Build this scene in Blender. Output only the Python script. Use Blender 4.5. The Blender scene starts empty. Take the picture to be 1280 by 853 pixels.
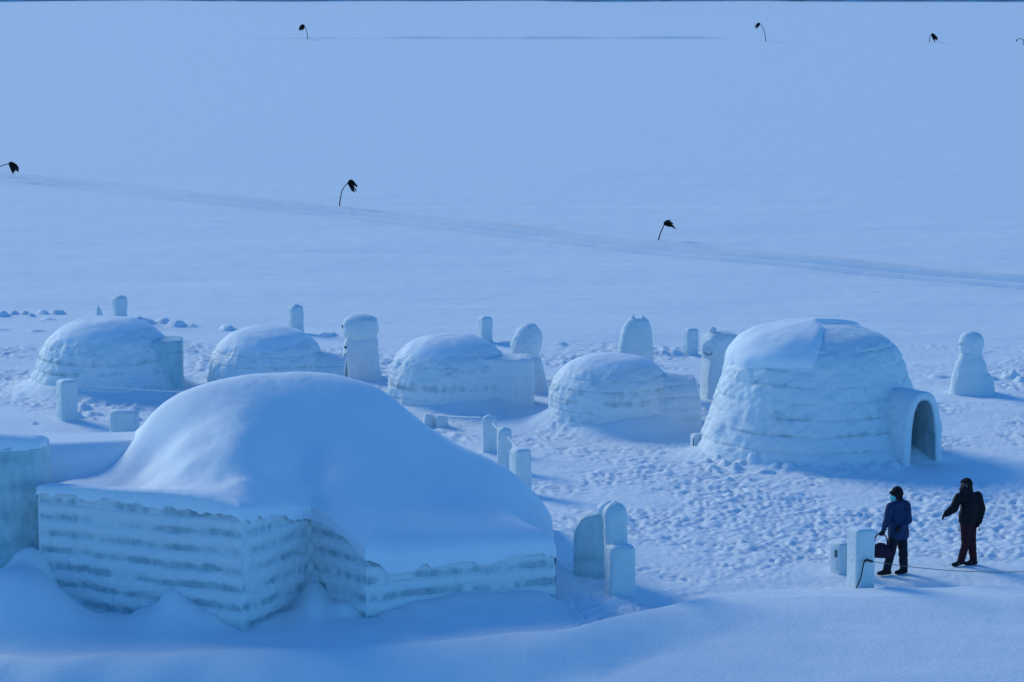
import bpy, math, random
import numpy as np
from mathutils import Vector, Matrix

R = math.radians
scene = bpy.context.scene
COL = scene.collection

# ------------------------------------------------------------------ camera
CAM_H = 16.0
F = 5000.0                     # focal length in pixels of the 1280 px wide photo
YH = -300.0                    # where the horizon would lie
TH = math.atan((426.5 - YH) / F)
cam_d = bpy.data.cameras.new('camera')
cam = bpy.data.objects.new('camera', cam_d)
COL.objects.link(cam)
cam.location = (0, 0, CAM_H)
cam.rotation_euler = (math.pi / 2 - TH, 0, 0)
cam_d.sensor_width = 36.0
cam_d.lens = 36.0 * F / 1280.0
cam_d.clip_start = 1.0
cam_d.clip_end = 12000.0
scene.camera = cam

# ------------------------------------------------------------------ light
SUN_EL, SUN_AZ = 25.0, 42.0    # azimuth: degrees from +Y towards -X (behind left)
world = bpy.data.worlds.new('World')
scene.world = world
world.use_nodes = True
nt = world.node_tree
nt.nodes.clear()
wo = nt.nodes.new('ShaderNodeOutputWorld')
bg = nt.nodes.new('ShaderNodeBackground')
sky = nt.nodes.new('ShaderNodeTexSky')
sky.sky_type = 'NISHITA'
sky.sun_disc = False
sky.sun_elevation = R(SUN_EL)
sky.sun_rotation = R(-SUN_AZ)
sky.air_density = 1.0
sky.dust_density = 0.3
sky.ozone_density = 3.0
tint = nt.nodes.new('ShaderNodeMix')
tint.data_type = 'RGBA'
tint.blend_type = 'MULTIPLY'
tint.inputs[0].default_value = 1.0
tint.inputs[7].default_value = (0.25, 0.64, 1.03, 1)
nt.links.new(sky.outputs[0], tint.inputs[6])
nt.links.new(tint.outputs[2], bg.inputs[0])
nt.links.new(bg.outputs[0], wo.inputs[0])
bg.inputs[1].default_value = 0.15

sun_d = bpy.data.lights.new('sun', 'SUN')
sun_d.energy = 1.35
sun_d.angle = R(20.0)
sun_d.color = (0.95, 0.97, 0.72)
sun = bpy.data.objects.new('sun', sun_d)
COL.objects.link(sun)
sdir = Vector((-math.sin(R(SUN_AZ)) * math.cos(R(SUN_EL)), math.cos(R(SUN_AZ)) * math.cos(R(SUN_EL)), math.sin(R(SUN_EL))))
sun.rotation_euler = sdir.to_track_quat('Z', 'Y').to_euler()
sun.location = (-30, 60, 60)

vs = scene.view_settings
vs.view_transform = 'Standard'
vs.look = 'None'
vs.exposure = 0.38
vs.gamma = 1.0
vs.use_curve_mapping = False
scene.cycles.use_denoising = True

# ------------------------------------------------------------------ maths
CT, ST = math.cos(TH), math.sin(TH)

def G(px, py, z=0.0):
    """world point where the photo pixel meets the level z"""
    dx, dy, dz = px - 640.0, F * CT + (426.5 - py) * ST, -F * ST + (426.5 - py) * CT
    t = (z - CAM_H) / dz
    return Vector((dx * t, dy * t, z))

def P(px, py, Y):
    dx, dy, dz = px - 640.0, F * CT + (426.5 - py) * ST, -F * ST + (426.5 - py) * CT
    t = Y / dy
    return Vector((dx * t, Y, CAM_H + dz * t))

def S(p):
    """photo pixels per metre at a world point"""
    return F / (p[1] * CT + (CAM_H - p[2]) * ST)

def proj(x, y, z=0.0):
    d = y * CT + (CAM_H - z) * ST
    return 640.0 + F * x / d, 426.5 - F * (y * ST + (z - CAM_H) * CT) / d

def sm(a, b, x):
    t = np.clip((np.asarray(x, float) - a) / (b - a), 0, 1)
    return t * t * (3 - 2 * t)

def _h(ix, iy, iz, seed):
    with np.errstate(over='ignore'):
        h = (ix.astype(np.int64) * 374761393 + iy.astype(np.int64) * 668265263 + iz.astype(np.int64) * 2147483647 + seed * 1274126177) & 0xFFFFFFFF
        h = ((h ^ (h >> 13)) * 1274126177) & 0xFFFFFFFF
        h = ((h ^ (h >> 16)) * 2246822519) & 0xFFFFFFFF
        h = h ^ (h >> 15)
    return (h & 0xFFFFFF) / float(0xFFFFFF) * 2 - 1

def noise2(x, y, seed=0):
    x = np.asarray(x, float); y = np.asarray(y, float)
    ix, iy = np.floor(x), np.floor(y)
    fx, fy = x - ix, y - iy
    fx = fx * fx * (3 - 2 * fx); fy = fy * fy * (3 - 2 * fy)
    z = np.zeros_like(ix)
    a, b = _h(ix, iy, z, seed), _h(ix + 1, iy, z, seed)
    c, d = _h(ix, iy + 1, z, seed), _h(ix + 1, iy + 1, z, seed)
    return (a * (1 - fx) + b * fx) * (1 - fy) + (c * (1 - fx) + d * fx) * fy

def fbm2(x, y, seed=0, o=4):
    s, a, r = 0, 1.0, 0
    for i in range(o):
        s = s + a * noise2(x * 2 ** i * (1 + .03 * i) + 17.3 * i, y * 2 ** i - 9.1 * i, seed + i)
        r += a; a *= .5
    return s / r * 1.4

def noise3(x, y, z, seed=0):
    ix, iy, iz = np.floor(x), np.floor(y), np.floor(z)
    fx, fy, fz = x - ix, y - iy, z - iz
    fx = fx * fx * (3 - 2 * fx); fy = fy * fy * (3 - 2 * fy); fz = fz * fz * (3 - 2 * fz)
    o = 0
    for i in (0, 1):
        for j in (0, 1):
            for k in (0, 1):
                o = o + _h(ix + i, iy + j, iz + k, seed) * (fx if i else 1 - fx) * (fy if j else 1 - fy) * (fz if k else 1 - fz)
    return o

def fbm3(p, sc, seed=0, o=3):
    s, a, r = 0, 1.0, 0
    for i in range(o):
        q = p * sc * 2 ** i + 11.7 * i
        s = s + a * noise3(q[..., 0], q[..., 1], q[..., 2], seed + i)
        r += a; a *= .5
    return s / r * 1.4

# ------------------------------------------------------------------ objects
def put(o, parent=None):
    COL.objects.link(o)
    if parent is not None:
        o.parent = parent
    return o

def tag(o, label=None, cat=None, group=None, kind=None):
    for k, v in (('label', label), ('category', cat), ('group', group), ('kind', kind)):
        if v:
            o[k] = v
    return o

def thing(name, loc, label, cat, group=None, rz=0.0):
    o = bpy.data.objects.new(name, None)
    o.location = loc
    o.rotation_euler = (0, 0, rz)
    o.empty_display_size = .3
    put(o)
    return tag(o, label, cat, group)

def mesh(name, V, Fc, mat, parent=None, smooth=True, ice=None, loc=None):
    V = np.asarray(V, float).reshape(-1, 3)
    me = bpy.data.meshes.new(name)
    Fc = np.asarray(Fc)
    if Fc.ndim == 2:
        n, k = Fc.shape
        me.vertices.add(len(V)); me.vertices.foreach_set('co', V.ravel())
        me.loops.add(n * k); me.loops.foreach_set('vertex_index', Fc.ravel().astype(np.int32))
        me.polygons.add(n)
        me.polygons.foreach_set('loop_start', (np.arange(n) * k).astype(np.int32))
        me.update(calc_edges=True)
    else:
        me.from_pydata([tuple(v) for v in V], [], [list(map(int, f)) for f in Fc])
    me.validate()
    if smooth:
        me.polygons.foreach_set('use_smooth', np.ones(len(me.polygons), bool))
    if ice is not None:
        at = me.attributes.new('ice', 'FLOAT', 'POINT')
        at.data.foreach_set('value', np.asarray(ice, float).ravel().astype(np.float32))
    if mat:
        me.materials.append(mat)
    o = bpy.data.objects.new(name, me)
    if loc is not None:
        o.location = loc
    return put(o, parent)

def gridfaces(nu, nv, wrap=False, base=0):
    """vertex (i,j) has index i*nv+j; i along u (wraps), j along v"""
    i = np.arange(nu if wrap else nu - 1)[:, None]
    j = np.arange(nv - 1)[None, :]
    i2 = (i + 1) % nu
    return (np.stack([i * nv + j, i2 * nv + j, i2 * nv + j + 1, i * nv + j + 1], -1).reshape(-1, 4)) + base

# ------------------------------------------------------------------ materials
def newmat(name, rough=.8, base=(.8, .8, .8), spec=.3):
    m = bpy.data.materials.new(name)
    m.use_nodes = True
    b = m.node_tree.nodes['Principled BSDF']
    b.inputs['Base Color'].default_value = (*base, 1)
    b.inputs['Roughness'].default_value = rough
    b.inputs['Specular IOR Level'].default_value = spec
    return m, m.node_tree, b

def nz(nt, scale, detail=4, rough=.55, vec=None):
    n = nt.nodes.new('ShaderNodeTexNoise')
    n.inputs['Scale'].default_value = scale
    n.inputs['Detail'].default_value = detail
    n.inputs['Roughness'].default_value = rough
    if vec is None:
        g = nt.nodes.new('ShaderNodeNewGeometry')
        vec = g.outputs['Position']
    nt.links.new(vec, n.inputs['Vector'])
    return n

def ramp(nt, fac, stops):
    r = nt.nodes.new('ShaderNodeValToRGB')
    e = r.color_ramp.elements
    while len(e) < len(stops):
        e.new(.5)
    for i, (p, c) in enumerate(stops):
        e[i].position = p
        e[i].color = (*c, 1)
    nt.links.new(fac, r.inputs[0])
    return r

def bump(nt, b, h, strength, dist):
    n = nt.nodes.new('ShaderNodeBump')
    n.inputs['Strength'].default_value = strength
    n.inputs['Distance'].default_value = dist
    nt.links.new(h, n.inputs['Height'])
    nt.links.new(n.outputs[0], b.inputs['Normal'])
    return n

def snow_mat(name, c0=(.78, .82, .87), c1=(.86, .89, .92), fine=14, bs=.5, bd=.02):
    m, nt, b = newmat(name, .75, c1, .25)
    n = nz(nt, 1.3, 6, .6)
    r = ramp(nt, n.outputs[0], [(.3, c0), (.7, c1)])
    nt.links.new(r.outputs[0], b.inputs['Base Color'])
    f = nz(nt, fine, 6, .7)
    bump(nt, b, f.outputs[0], bs, bd)
    return m

M_GROUND = snow_mat('ground_snow', (.80, .84, .87), (.85, .88, .90), 9, .6, .03)
M_SNOW = snow_mat('drift_snow', (.80, .84, .88), (.86, .89, .91), 7, .35, .02)
M_SCULPT = snow_mat('packed_snow', (.68, .76, .79), (.82, .86, .88), 9, .9, .05)

def ice_mat(name, snowc=(.77, .82, .84), icec=(.26, .42, .48), lo=.35, amount=0.0, bs=.7, streak=True):
    """frosted snow blocks; the 'ice' attribute shows bare darker ice and the painted shade of passages"""
    m, nt, b = newmat(name, .6, snowc, .35)
    at = nt.nodes.new('ShaderNodeAttribute'); at.attribute_name = 'ice'
    g = nt.nodes.new('ShaderNodeNewGeometry')
    mp = nt.nodes.new('ShaderNodeMapping'); mp.inputs['Scale'].default_value = (1, 1, .35)
    nt.links.new(g.outputs['Position'], mp.inputs[0])
    n = nz(nt, 5.5, 7, .65, mp.outputs[0] if streak else None)
    ad = nt.nodes.new('ShaderNodeMath'); ad.operation = 'MULTIPLY_ADD'
    nt.links.new(n.outputs[0], ad.inputs[0]); ad.inputs[1].default_value = 1.5
    ad.inputs[2].default_value = -1.05 + amount
    a2 = nt.nodes.new('ShaderNodeMath'); a2.operation = 'ADD'; a2.use_clamp = True
    nt.links.new(ad.outputs[0], a2.inputs[0]); nt.links.new(at.outputs['Fac'], a2.inputs[1])
    r = ramp(nt, a2.outputs[0], [(0.0, snowc), (1.0, icec)])
    nt.links.new(r.outputs[0], b.inputs['Base Color'])
    f = nz(nt, 10, 7, .7)
    bump(nt, b, f.outputs[0], bs, .05)
    return m

M_BLOCK = ice_mat('frosted_block_wall')
M_DOME = ice_mat('igloo_block_snow', (.78, .83, .85), (.24, .37, .39), amount=.05)
M_ICE = ice_mat('carved_ice', (.72, .80, .82), (.36, .53, .58), amount=.3, bs=.9)
M_CLEAR = ice_mat('clear_ice', (.52, .67, .70), (.24, .42, .46), amount=.4, bs=.35)
M_DARKHOLE = newmat('dark_carving', .9, (.06, .08, .09))[0]

def flat_mat(name, c, rough=.8, var=.3, sc=30, spec=.2):
    m, nt, b = newmat(name, rough, c, spec)
    n = nz(nt, sc, 4)
    r = ramp(nt, n.outputs[0], [(.3, tuple(v * (1 - var) for v in c)), (.7, tuple(min(1, v * (1 + var)) for v in c))])
    nt.links.new(r.outputs[0], b.inputs['Base Color'])
    bump(nt, b, n.outputs[0], .3, .01)
    return m

M_ROPE = flat_mat('frosted_rope', (.72, .74, .76), .8)
M_CABLE = flat_mat('black_cable', (.02, .02, .022), .6)
M_THINROPE = flat_mat('grey_rope', (.14, .13, .14), .8)
M_STEM = flat_mat('dry_stem', (.045, .035, .03), .9)
M_LEAF = flat_mat('withered_leaf', (.012, .010, .010), .9)

# ------------------------------------------------------------------ the snow house footprint (foreground)
HA, HB, HC, HD, HE = G(303, 790), G(50, 766), G(388, 757), G(458, 776), G(693, 752)
HE2 = Vector((P(686, 600, 81.5).x, 81.5, 0))
HB2 = Vector((P(120, 600, 81.5).x, 81.5, 0))
HOUSE = [HB, HA, HC, HD, HE, HE2, HB2]
# how high the wind has packed snow against the walls, as seen on the photo: (x, y) of the wall foot
FOOT = [(48, 676), (52, 700), (57, 722), (70, 744), (85, 756), (121, 770), (160, 769), (195, 759), (225, 749), (243, 752), (262, 765), (285, 779), (303, 789),
        (326, 775), (356, 762), (376, 746), (389, 722), (401, 736), (421, 750), (439, 752), (458, 772), (491, 760), (525, 749), (582, 740), (640, 737), (672, 735), (693, 750)]

def seg_pts():
    segs = [(HB, HA), (HA, HC), (HC, HD), (HD, HE)]
    out = []
    for a, b in segs:
        pa, pb = proj(a.x, a.y)[0], proj(b.x, b.y)[0]
        for (fx, fy) in FOOT:
            if pa - 3 <= fx <= pb + 3:
                t = min(1, max(0, (fx - pa) / (pb - pa)))
                p = a.lerp(b, t)
                z = P(fx, fy, p.y).z
                out.append((p.x, p.y, z))
    return np.array(out)
FOOTPTS = seg_pts()

def poly_sd(x, y, poly):
    """signed distance, positive inside"""
    x = np.asarray(x, float); y = np.asarray(y, float)
    d = np.full(x.shape, 1e9); ins = np.zeros(x.shape, bool)
    n = len(poly)
    for i in range(n):
        ax, ay = poly[i][0], poly[i][1]; bx, by = poly[(i + 1) % n][0], poly[(i + 1) % n][1]
        ex, ey = bx - ax, by - ay
        t = np.clip(((x - ax) * ex + (y - ay) * ey) / (ex * ex + ey * ey), 0, 1)
        d = np.minimum(d, np.hypot(x - ax - t * ex, y - ay - t * ey))
        c = ((ay > y) != (by > y)) & (x < (bx - ax) * (y - ay) / (by - ay + 1e-12) + ax)
        ins ^= c
    return np.where(ins, d, -d)

# ------------------------------------------------------------------ ground
IGLOOS = {   # centre on the ground, dome base radius (metres)
    'a': (G(133, 486), 2.05), 'b': (G(335, 490), 1.75), 'c': (G(562, 504), 1.6), 'd': (G(764, 530), 1.72), 'e': (G(1018, 562), 2.62)}
LUMPS = [  # far rubble on the ice: px, py of the foot, width px, height px
    (2, 396, 18, 6), (18, 393, 14, 9), (32, 393, 10, 6), (40, 396, 9, 9), (53, 392, 14, 6), (70, 392, 12, 6), (60, 400, 20, 2), (170, 404, 14, 4), (185, 404, 22, 5), (203, 403, 16, 7),
    (220, 407, 20, 6), (240, 407, 14, 3), (286, 410, 16, 5), (338, 409, 20, 4), (412, 419, 20, 4), (440, 416, 14, 4), (588, 428, 20, 3), (600, 429, 20, 3), (632, 430, 16, 3), (700, 431, 18, 3),
    (835, 440, 34, 6), (812, 437, 18, 4), (1262, 471, 22, 8), (1275, 475, 14, 6), (1238, 474, 12, 4), (1174, 470, 30, 3),
    (170, 414, 22, 2), (0, 414, 20, 2), (45, 416, 14, 2), (92, 543, 9, 7), (43, 531, 8, 3)]
rng = np.random.RandomState(5)
CH = []
for i in range(60):   # broken snow at the foot of the big igloo
    CH.append((rng.uniform(940, 1125), rng.uniform(572, 592), rng.uniform(6, 14), rng.uniform(4, 12)))
for i in range(26):
    CH.append((rng.uniform(95, 175), rng.uniform(505, 527), rng.uniform(6, 14), rng.uniform(3, 8)))
for i in range(14):
    CH.append((rng.uniform(865, 935), rng.uniform(575, 590), rng.uniform(6, 12), rng.uniform(3, 7)))
for i in range(16):
    CH.append((rng.uniform(710, 800), rng.uniform(728, 752), rng.uniform(6, 12), rng.uniform(3, 6)))
for i in range(12):
    CH.append((rng.uniform(1036, 1130), rng.uniform(732, 744), rng.uniform(6, 14), rng.uniform(2, 4)))

CREST = ([-600, 0, 300, 500, 700, 800, 860, 950, 1060, 1280, 1800], [828, 824, 817, 810, 796, 776, 757, 744, 742, 741, 741])
TRACK = ([-600, 0, 200, 430, 640, 900, 1280, 1800], [165, 222, 243, 268, 291, 320, 356, 402])

def ground_z(x, y, detail=True):
    x = np.asarray(x, float); y = np.asarray(y, float)
    px, py = proj(x, np.maximum(y, 20.0))
    near = sm(175, 120, y)
    z = .05 * fbm2(x / 7, y / 7, 3, 2) * near
    # far ice: long wind ridges
    z = z + .035 * fbm2(x / 9, y / 2.2, 21, 4) * (.35 + .65 * near)
    # foreground drift with its ledge
    pc = sum(np.interp(px + o_, *CREST) for o_ in (-60, -40, -20, 0, 20, 40, 60)) / 7
    q = py - pc + 3 * noise2(x * 1.1, y * .4, 8)
    led = sm(-5, 6, q)
    z = z + led * (.14 + .10 * sm(0, 60, q)) * sm(500, 760, px) + led * .05
    z = z - .05 * np.exp(-((q + 12) / 8) ** 2) * sm(600, 760, px)
    z = z - .14 * np.maximum(0, G(640, 742).y - 1.2 - np.maximum(y, 62)) * sm(2, 40, q)
    # apron around igloos
    for k, (c, r) in IGLOOS.items():
        d = np.hypot(x - c.x, y - c.y)
        a = np.arctan2(y - c.y, x - c.x)
        w = .45 + .2 * noise2(a * 1.7 + 5, a * 0 + r, 31)
        hh = {'a': .22, 'b': .2, 'c': .22, 'd': .30, 'e': .24}[k]
        z = z + hh * (1 + .5 * noise2(a * 2.3, a * 0 + 3 * r, 33)) * np.exp(-(np.maximum(d - r + .25, 0) / w) ** 2)
    # packed drift along the foreground walls
    m = (y > 68) & (y < 86) & (x < 4) & (x > -14)
    if np.any(m):
        xm, ym = x[m], y[m]
        W = 0; Z = 0; dm = 1e9
        for (fx, fy, fz) in FOOTPTS:
            d2 = (xm - fx) ** 2 + (ym - fy) ** 2
            w = np.exp(-d2 / (2 * .16 ** 2)) + 1e-3 / (d2 + .05) ** 2
            W = W + w; Z = Z + w * fz
            dm = np.minimum(dm, d2)
        dist = np.maximum(-poly_sd(xm, ym, HOUSE), 0)
        dr = Z / W * np.exp(-(dist / 1.25) ** 1.5)
        zz = z.copy(); zz[m] = z[m] + dr - .04 * np.exp(-(dist / .12) ** 2)
        z = zz
    # snow heaped between the left wall and the house, running towards the lens
    for (hx, hy, hz, sx, sy) in ((30, 788, .55, .9, 1.2), (-60, 790, .6, 1.6, 1.2), (215, 775, .30, .26, 1.2), (389, 770, .30, .22, .9)):
        c = G(hx, hy)
        z = z + hz * np.exp(-((x - c.x) / sx) ** 2 - ((y - c.y) / sy) ** 2)
    for (lx, ly, lw, lh) in LUMPS + CH:
        c = G(lx, ly); s = S(c)
        w = lw / s / 2; mm = (np.abs(x - c.x) < 3 * w) & (np.abs(y - c.y) < 3 * w + .3)
        if np.any(mm):
            xx, yy = x[mm], y[mm]
            nn = 1 + .35 * noise2(xx * 7, yy * 6, int(lx) + 7)
            r2 = ((xx - c.x) / w) ** 2 + ((yy - c.y) / (w * 1.1)) ** 2
            r2 = r2 * (1 + .8 * noise2(xx * 4.5, yy * 4.5, int(lx) + 9)) + .3 * noise2(xx * 9, yy * 9, int(lx) + 3)
            e = np.sqrt(np.clip(1 - r2 / 1.3, 0, 1)) ** 1.3 * min(1, .75 * w * s / lh)
            zz = z.copy(); zz[mm] = z[mm] + lh / s * 1.05 * nn * e
            z = zz
    if not detail:
        return z
    # trampled area
    edge = 6 * noise2(x * .35, y * .2, 44)
    T = sm(424, 440, py + edge) * sm(4, -8, q)
    T = T * (1 - .92 * sm(180, 150, px) * sm(505, 518, py + edge * .6) * sm(552, 540, py))
    T = T * (1 - sm(712, 690, px) * sm(700, 730, py))
    patch = fbm2(x / 2.6, y / 2.0, 50, 3)
    T = T * (.18 + .95 * sm(-.35, .55, patch + .5 * np.exp(-(((px - 1050) / 330) ** 2 + ((py - 632) / 40) ** 2))
                           + .3 * np.exp(-(((px - 720) / 120) ** 2 + ((py - 590) / 40) ** 2))
                           - .6 * np.exp(-(((px - 1230) / 80) ** 2 + ((py - 545) / 35) ** 2))
                           - .7 * np.exp(-(((px - 1130) / 240) ** 2 + ((py - 712) / 12) ** 2))
                           - .5 * np.exp(-(((px - 590) / 50) ** 2 + ((py - 572) / 10) ** 2))))
    wx = x + .12 * noise2(x * 2.1, y * 2.0, 58); wy = y + .15 * noise2(x * 1.9, y * 2.3, 59)
    n0 = noise2(x * 1.7, y * 1.2, 57); n1 = noise2(wx * 6.8, wy * 4.6, 60); n2 = noise2(wx * 12.5 + 3, wy * 7.6, 61); n3 = noise2(x * 14.5, y * 9, 62)
    lum = .022 * n0 + .020 * n1 + .027 * n2 + .016 * n3 - .04 * np.clip(noise2(wx * 4.2 + 40, wy * 2.6, 63) - .3, 0, 1)
    z = z + T * lum * 1.2
    # faint relief of untouched snow
    z = z + (1 - T) * near * (.010 * fbm2(x * 1.2, y * .7, 70, 4))
    # snowmobile tracks on the lake
    py_t = np.interp(px, *TRACK)
    o = (py - py_t) * y * y / (F * CAM_H)
    mt = (np.abs(o) < 4) & (y > 100) & (y < 200)
    if np.any(mt):
        om, xm = o[mt], x[mt]
        oo = om + .25 * noise2(xm * .25, xm * 0, 80)
        fade = .8 + .2 * sm(-18, 4, xm)
        r = 0
        for c, a, w in ((-1.5, .05, .16), (-.95, -.05, .18), (-.3, .075, .20), (.15, -.06, .16), (.8, .05, .2), (1.2, -.06, .16), (2.0, .03, .25)):
            r = r + 2.3 * a * (1 + .3 * noise2(xm * .3, xm * 0 + c * 9, 81)) * np.exp(-((oo - c) / w) ** 2)
        z = z.copy(); z[mt] += 1.0 * r * fade + .006 * noise2(xm * 4, om * 4, 84) * np.exp(-(oo / 1.6) ** 2)
    far = (y > 215) & (y < 245)
    if np.any(far):
        xm, ym = x[far], y[far]
        pxx = px[far]
        yc = G(640, 48).y + .4 * noise2(xm * .12, xm * 0, 90)
        a = sm(260, 420, pxx) * sm(930, 860, pxx) * (.75 + .4 * noise2(xm * .9, xm * 0, 91)) + .08
        z = z.copy(); z[far] += .13 * a * np.exp(-((ym - yc) / .38) ** 2)
    return z

def gz(x, y):
    return float(ground_z(np.array([x], float), np.array([y], float), False)[0])

u = np.concatenate([-np.geomspace(1.2, .165, 22)[:-1], np.linspace(-.16, .16, 600), np.geomspace(.165, 1.2, 22)[1:]])
ys = np.concatenate([np.linspace(6, 66, 14)[:-1], np.arange(66, 122, .072), np.arange(122, 168, .11), np.arange(168, 218, .8), np.arange(218, 242, .22),
                     np.arange(242, 290, 1.5), np.geomspace(290, 2500, 24)])
UU, YY = np.meshgrid(u, ys, indexing='ij')
XX = UU * YY
ZZ = ground_z(XX, YY)
ground = mesh('ground', np.stack([XX, YY, ZZ], -1), gridfaces(len(u), len(ys)), M_GROUND)
tag(ground, kind='structure')

# far shore: a low bank, toned darker than the snow, that just enters the top of the frame
m_shore = flat_mat('shore_bank', (.38, .46, .50), .95, .5, .5)
n = 400
xs = np.linspace(-400, 400, n)
prof = [(0, 0), (.6, .5), (2, 1.0), (8, 1.3), (30, 2.4), (60, 2), (90, -1)]
V = np.zeros((n, len(prof), 3))
y0 = G(640, 1.6).y
for j, (dy, dz) in enumerate(prof):
    V[:, j, 0] = xs
    V[:, j, 1] = y0 + dy + 1.0 * noise2(xs * .2, xs * 0 + j * .1, 95)
    V[:, j, 2] = -.1 + dz * (1 + .35 * noise2(xs * .5, xs * 0 + j, 96))
shore = mesh('far_shore', V, gridfaces(n, len(prof)), m_shore)
tag(shore, kind='structure')

# ------------------------------------------------------------------ generic builders
def heightmass(name, poly, zfun, mat, parent, org, shoulder=.35, inset=.12, res=.05, ex=2.3, low=-.3, dropf=None):
    xs_ = [p[0] for p in poly]; ys_ = [p[1] for p in poly]
    gx = np.arange(min(xs_) - .1, max(xs_) + .1 + res, res); gy = np.arange(min(ys_) - .1, max(ys_) + .1 + res, res)
    X, Y = np.meshgrid(gx, gy, indexing='ij')
    sd = poly_sd(X, Y, poly) - inset
    sh = shoulder(X, Y) if callable(shoulder) else shoulder
    t = np.clip(sd / sh, 0, 1)
    prof = (1 - (1 - t) ** ex) ** (1 / ex)
    Z = zfun(X, Y)
    drop = dropf(X, Y) if dropf else (shoulder_drop(X, Y) if callable(shoulder) else .16)
    Zt = Z - drop * (1 - prof)
    lo = low(X, Y) if callable(low) else low
    Zt = np.where(sd < 0, lo, Zt)
    # pull the rim vertices onto the outline, so the edge is clean
    gxs, gys = np.gradient(sd, res)
    gl = np.hypot(gxs, gys) + 1e-9
    rim = (sd < 0) & (sd > -3 * res)
    X = np.where(rim, X - sd * gxs / gl, X); Y = np.where(rim, Y - sd * gys / gl, Y)
    fc = gridfaces(len(gx), len(gy))
    keep = (sd.ravel()[fc] > -res * .01).any(1)
    fc = fc[keep]
    used = np.unique(fc); mp = -np.ones(X.size, int); mp[used] = np.arange(len(used))
    V = np.stack([X - org[0], Y - org[1], Zt - org[2]], -1).reshape(-1, 3)[used]
    return mesh(name, V, mp[fc], mat, parent)

def wall_panel(name, a, b, top, mat, parent, org, courses=7, seed=0, thick=.32, res=.022, zlow=-.35, depth=.055, left_scale=1.0, icegain=1.0, zref=2.45, round_top=.06):
    """a wall of frosted blocks from a to b (outer face on the line), real ledges and joints"""
    a = Vector((a[0], a[1], 0)); b = Vector((b[0], b[1], 0))
    L = (b - a).length; d = (b - a) / L
    nrm = Vector((d.y, -d.x, 0))                         # towards the camera side for left-to-right walls
    nu, nv = max(8, int(L / res)), int((zref - zlow) / res)
    s = np.linspace(0, 1, nu)[:, None] * np.ones((1, nv))
    tp = np.array([top(v) for v in np.linspace(0, 1, nu)])[:, None]
    v = np.linspace(0, 1, nv)[None, :]
    z = zlow + (tp - zlow) * v
    sc = (left_scale + (1 - left_scale) * s)
    zc = zref - (zref - z) / sc                          # course coordinate, courses close up to the left
    ch = zref / courses
    wob = .025 * noise2(s * L * 1.1, s * 0 + seed, seed + 4) + .012 * noise2(s * L * 4, s * 0 + seed, seed + 5)
    c = (zc + wob) / ch
    k = np.floor(c); f = c - k
    blk = s * L / .55 + .5 * (k % 2) + .17 * noise2(k * 3.1, k * 0, seed + 9)
    fb = blk - np.floor(blk)
    hv = _h(np.floor(blk), k, k * 0, seed + 11)
    x3 = np.stack([a.x + d.x * s * L, a.y + d.y * s * L, z], -1)
    n1 = fbm3(x3, 2.2, seed + 20, 3); n2 = fbm3(x3, 9, seed + 30, 3)
    n3 = noise2(s * L * 1.7, k + .5 + 0 * s, seed + 40)
    rec = sm(.46, .80, 1 - f + .10 * n2) * sm(1.0, .95, 1 - f)        # recessed, icy lower part of each course, sharp at its foot
    n4 = noise2(s * L * 7, k * 1.0 + 0 * s, seed + 47)
    rec = rec * np.clip(.80 + .6 * n3 + .4 * n1 + .3 * n4, .1, 1.25)
    line = np.exp(-((f - .97) / .05) ** 2) + np.exp(-((f + .03) / .05) ** 2)
    joint = np.exp(-((np.minimum(fb, 1 - fb)) / .025) ** 2) * sm(-.2, .5, n3 + n1) * .6
    disp = depth * (.35 * np.sin(np.pi * np.clip((1 - f) / .6, 0, 1)) - .75 * rec - .5 * line - .4 * joint) + .03 * n1 + .014 * n2 + .012 * hv
    endf = sm(0, .05, s * L) * sm(0, .05, (1 - s) * L)
    disp = disp * endf
    disp = disp - .04 * (1 - sm(0, round_top * 2, tp - z)) ** 2
    disp = np.minimum(disp, .01 + .05 * sm(.16, .34, tp - z + .03 * n2))
    V = np.stack([x3[..., 0] + nrm.x * disp, x3[..., 1] + nrm.y * disp, x3[..., 2]], -1) - np.array(org)
    ice = np.clip((.85 * rec + .30 * line + .4 * joint) * icegain + .25 * np.clip(n1, 0, 1), 0, 1) * (.4 + .6 * endf)
    back = V.copy(); 
    base = np.stack([x3[..., 0] - nrm.x * thick, x3[..., 1] - nrm.y * thick, x3[..., 2]], -1) - np.array(org)
    Vb = base[:, [0, -1], :]
    nvt = nu * nv
    allV = np.concatenate([V.reshape(-1, 3), Vb.reshape(-1, 3)])
    fc = [gridfaces(nu, nv)]
    i = np.arange(nu - 1)
    topf = np.stack([i * nv + nv - 1, (i + 1) * nv + nv - 1, nvt + (i + 1) * 2 + 1, nvt + i * 2 + 1], -1)
    bk = np.stack([nvt + i * 2, nvt + i * 2 + 1, nvt + (i + 1) * 2 + 1, nvt + (i + 1) * 2], -1)
    fc = np.concatenate([fc[0], topf, bk])
    icea = np.concatenate([ice.ravel(), np.zeros(nu * 2)])
    o = mesh(name, allV, fc, mat, parent, ice=icea)
    return o

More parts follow.
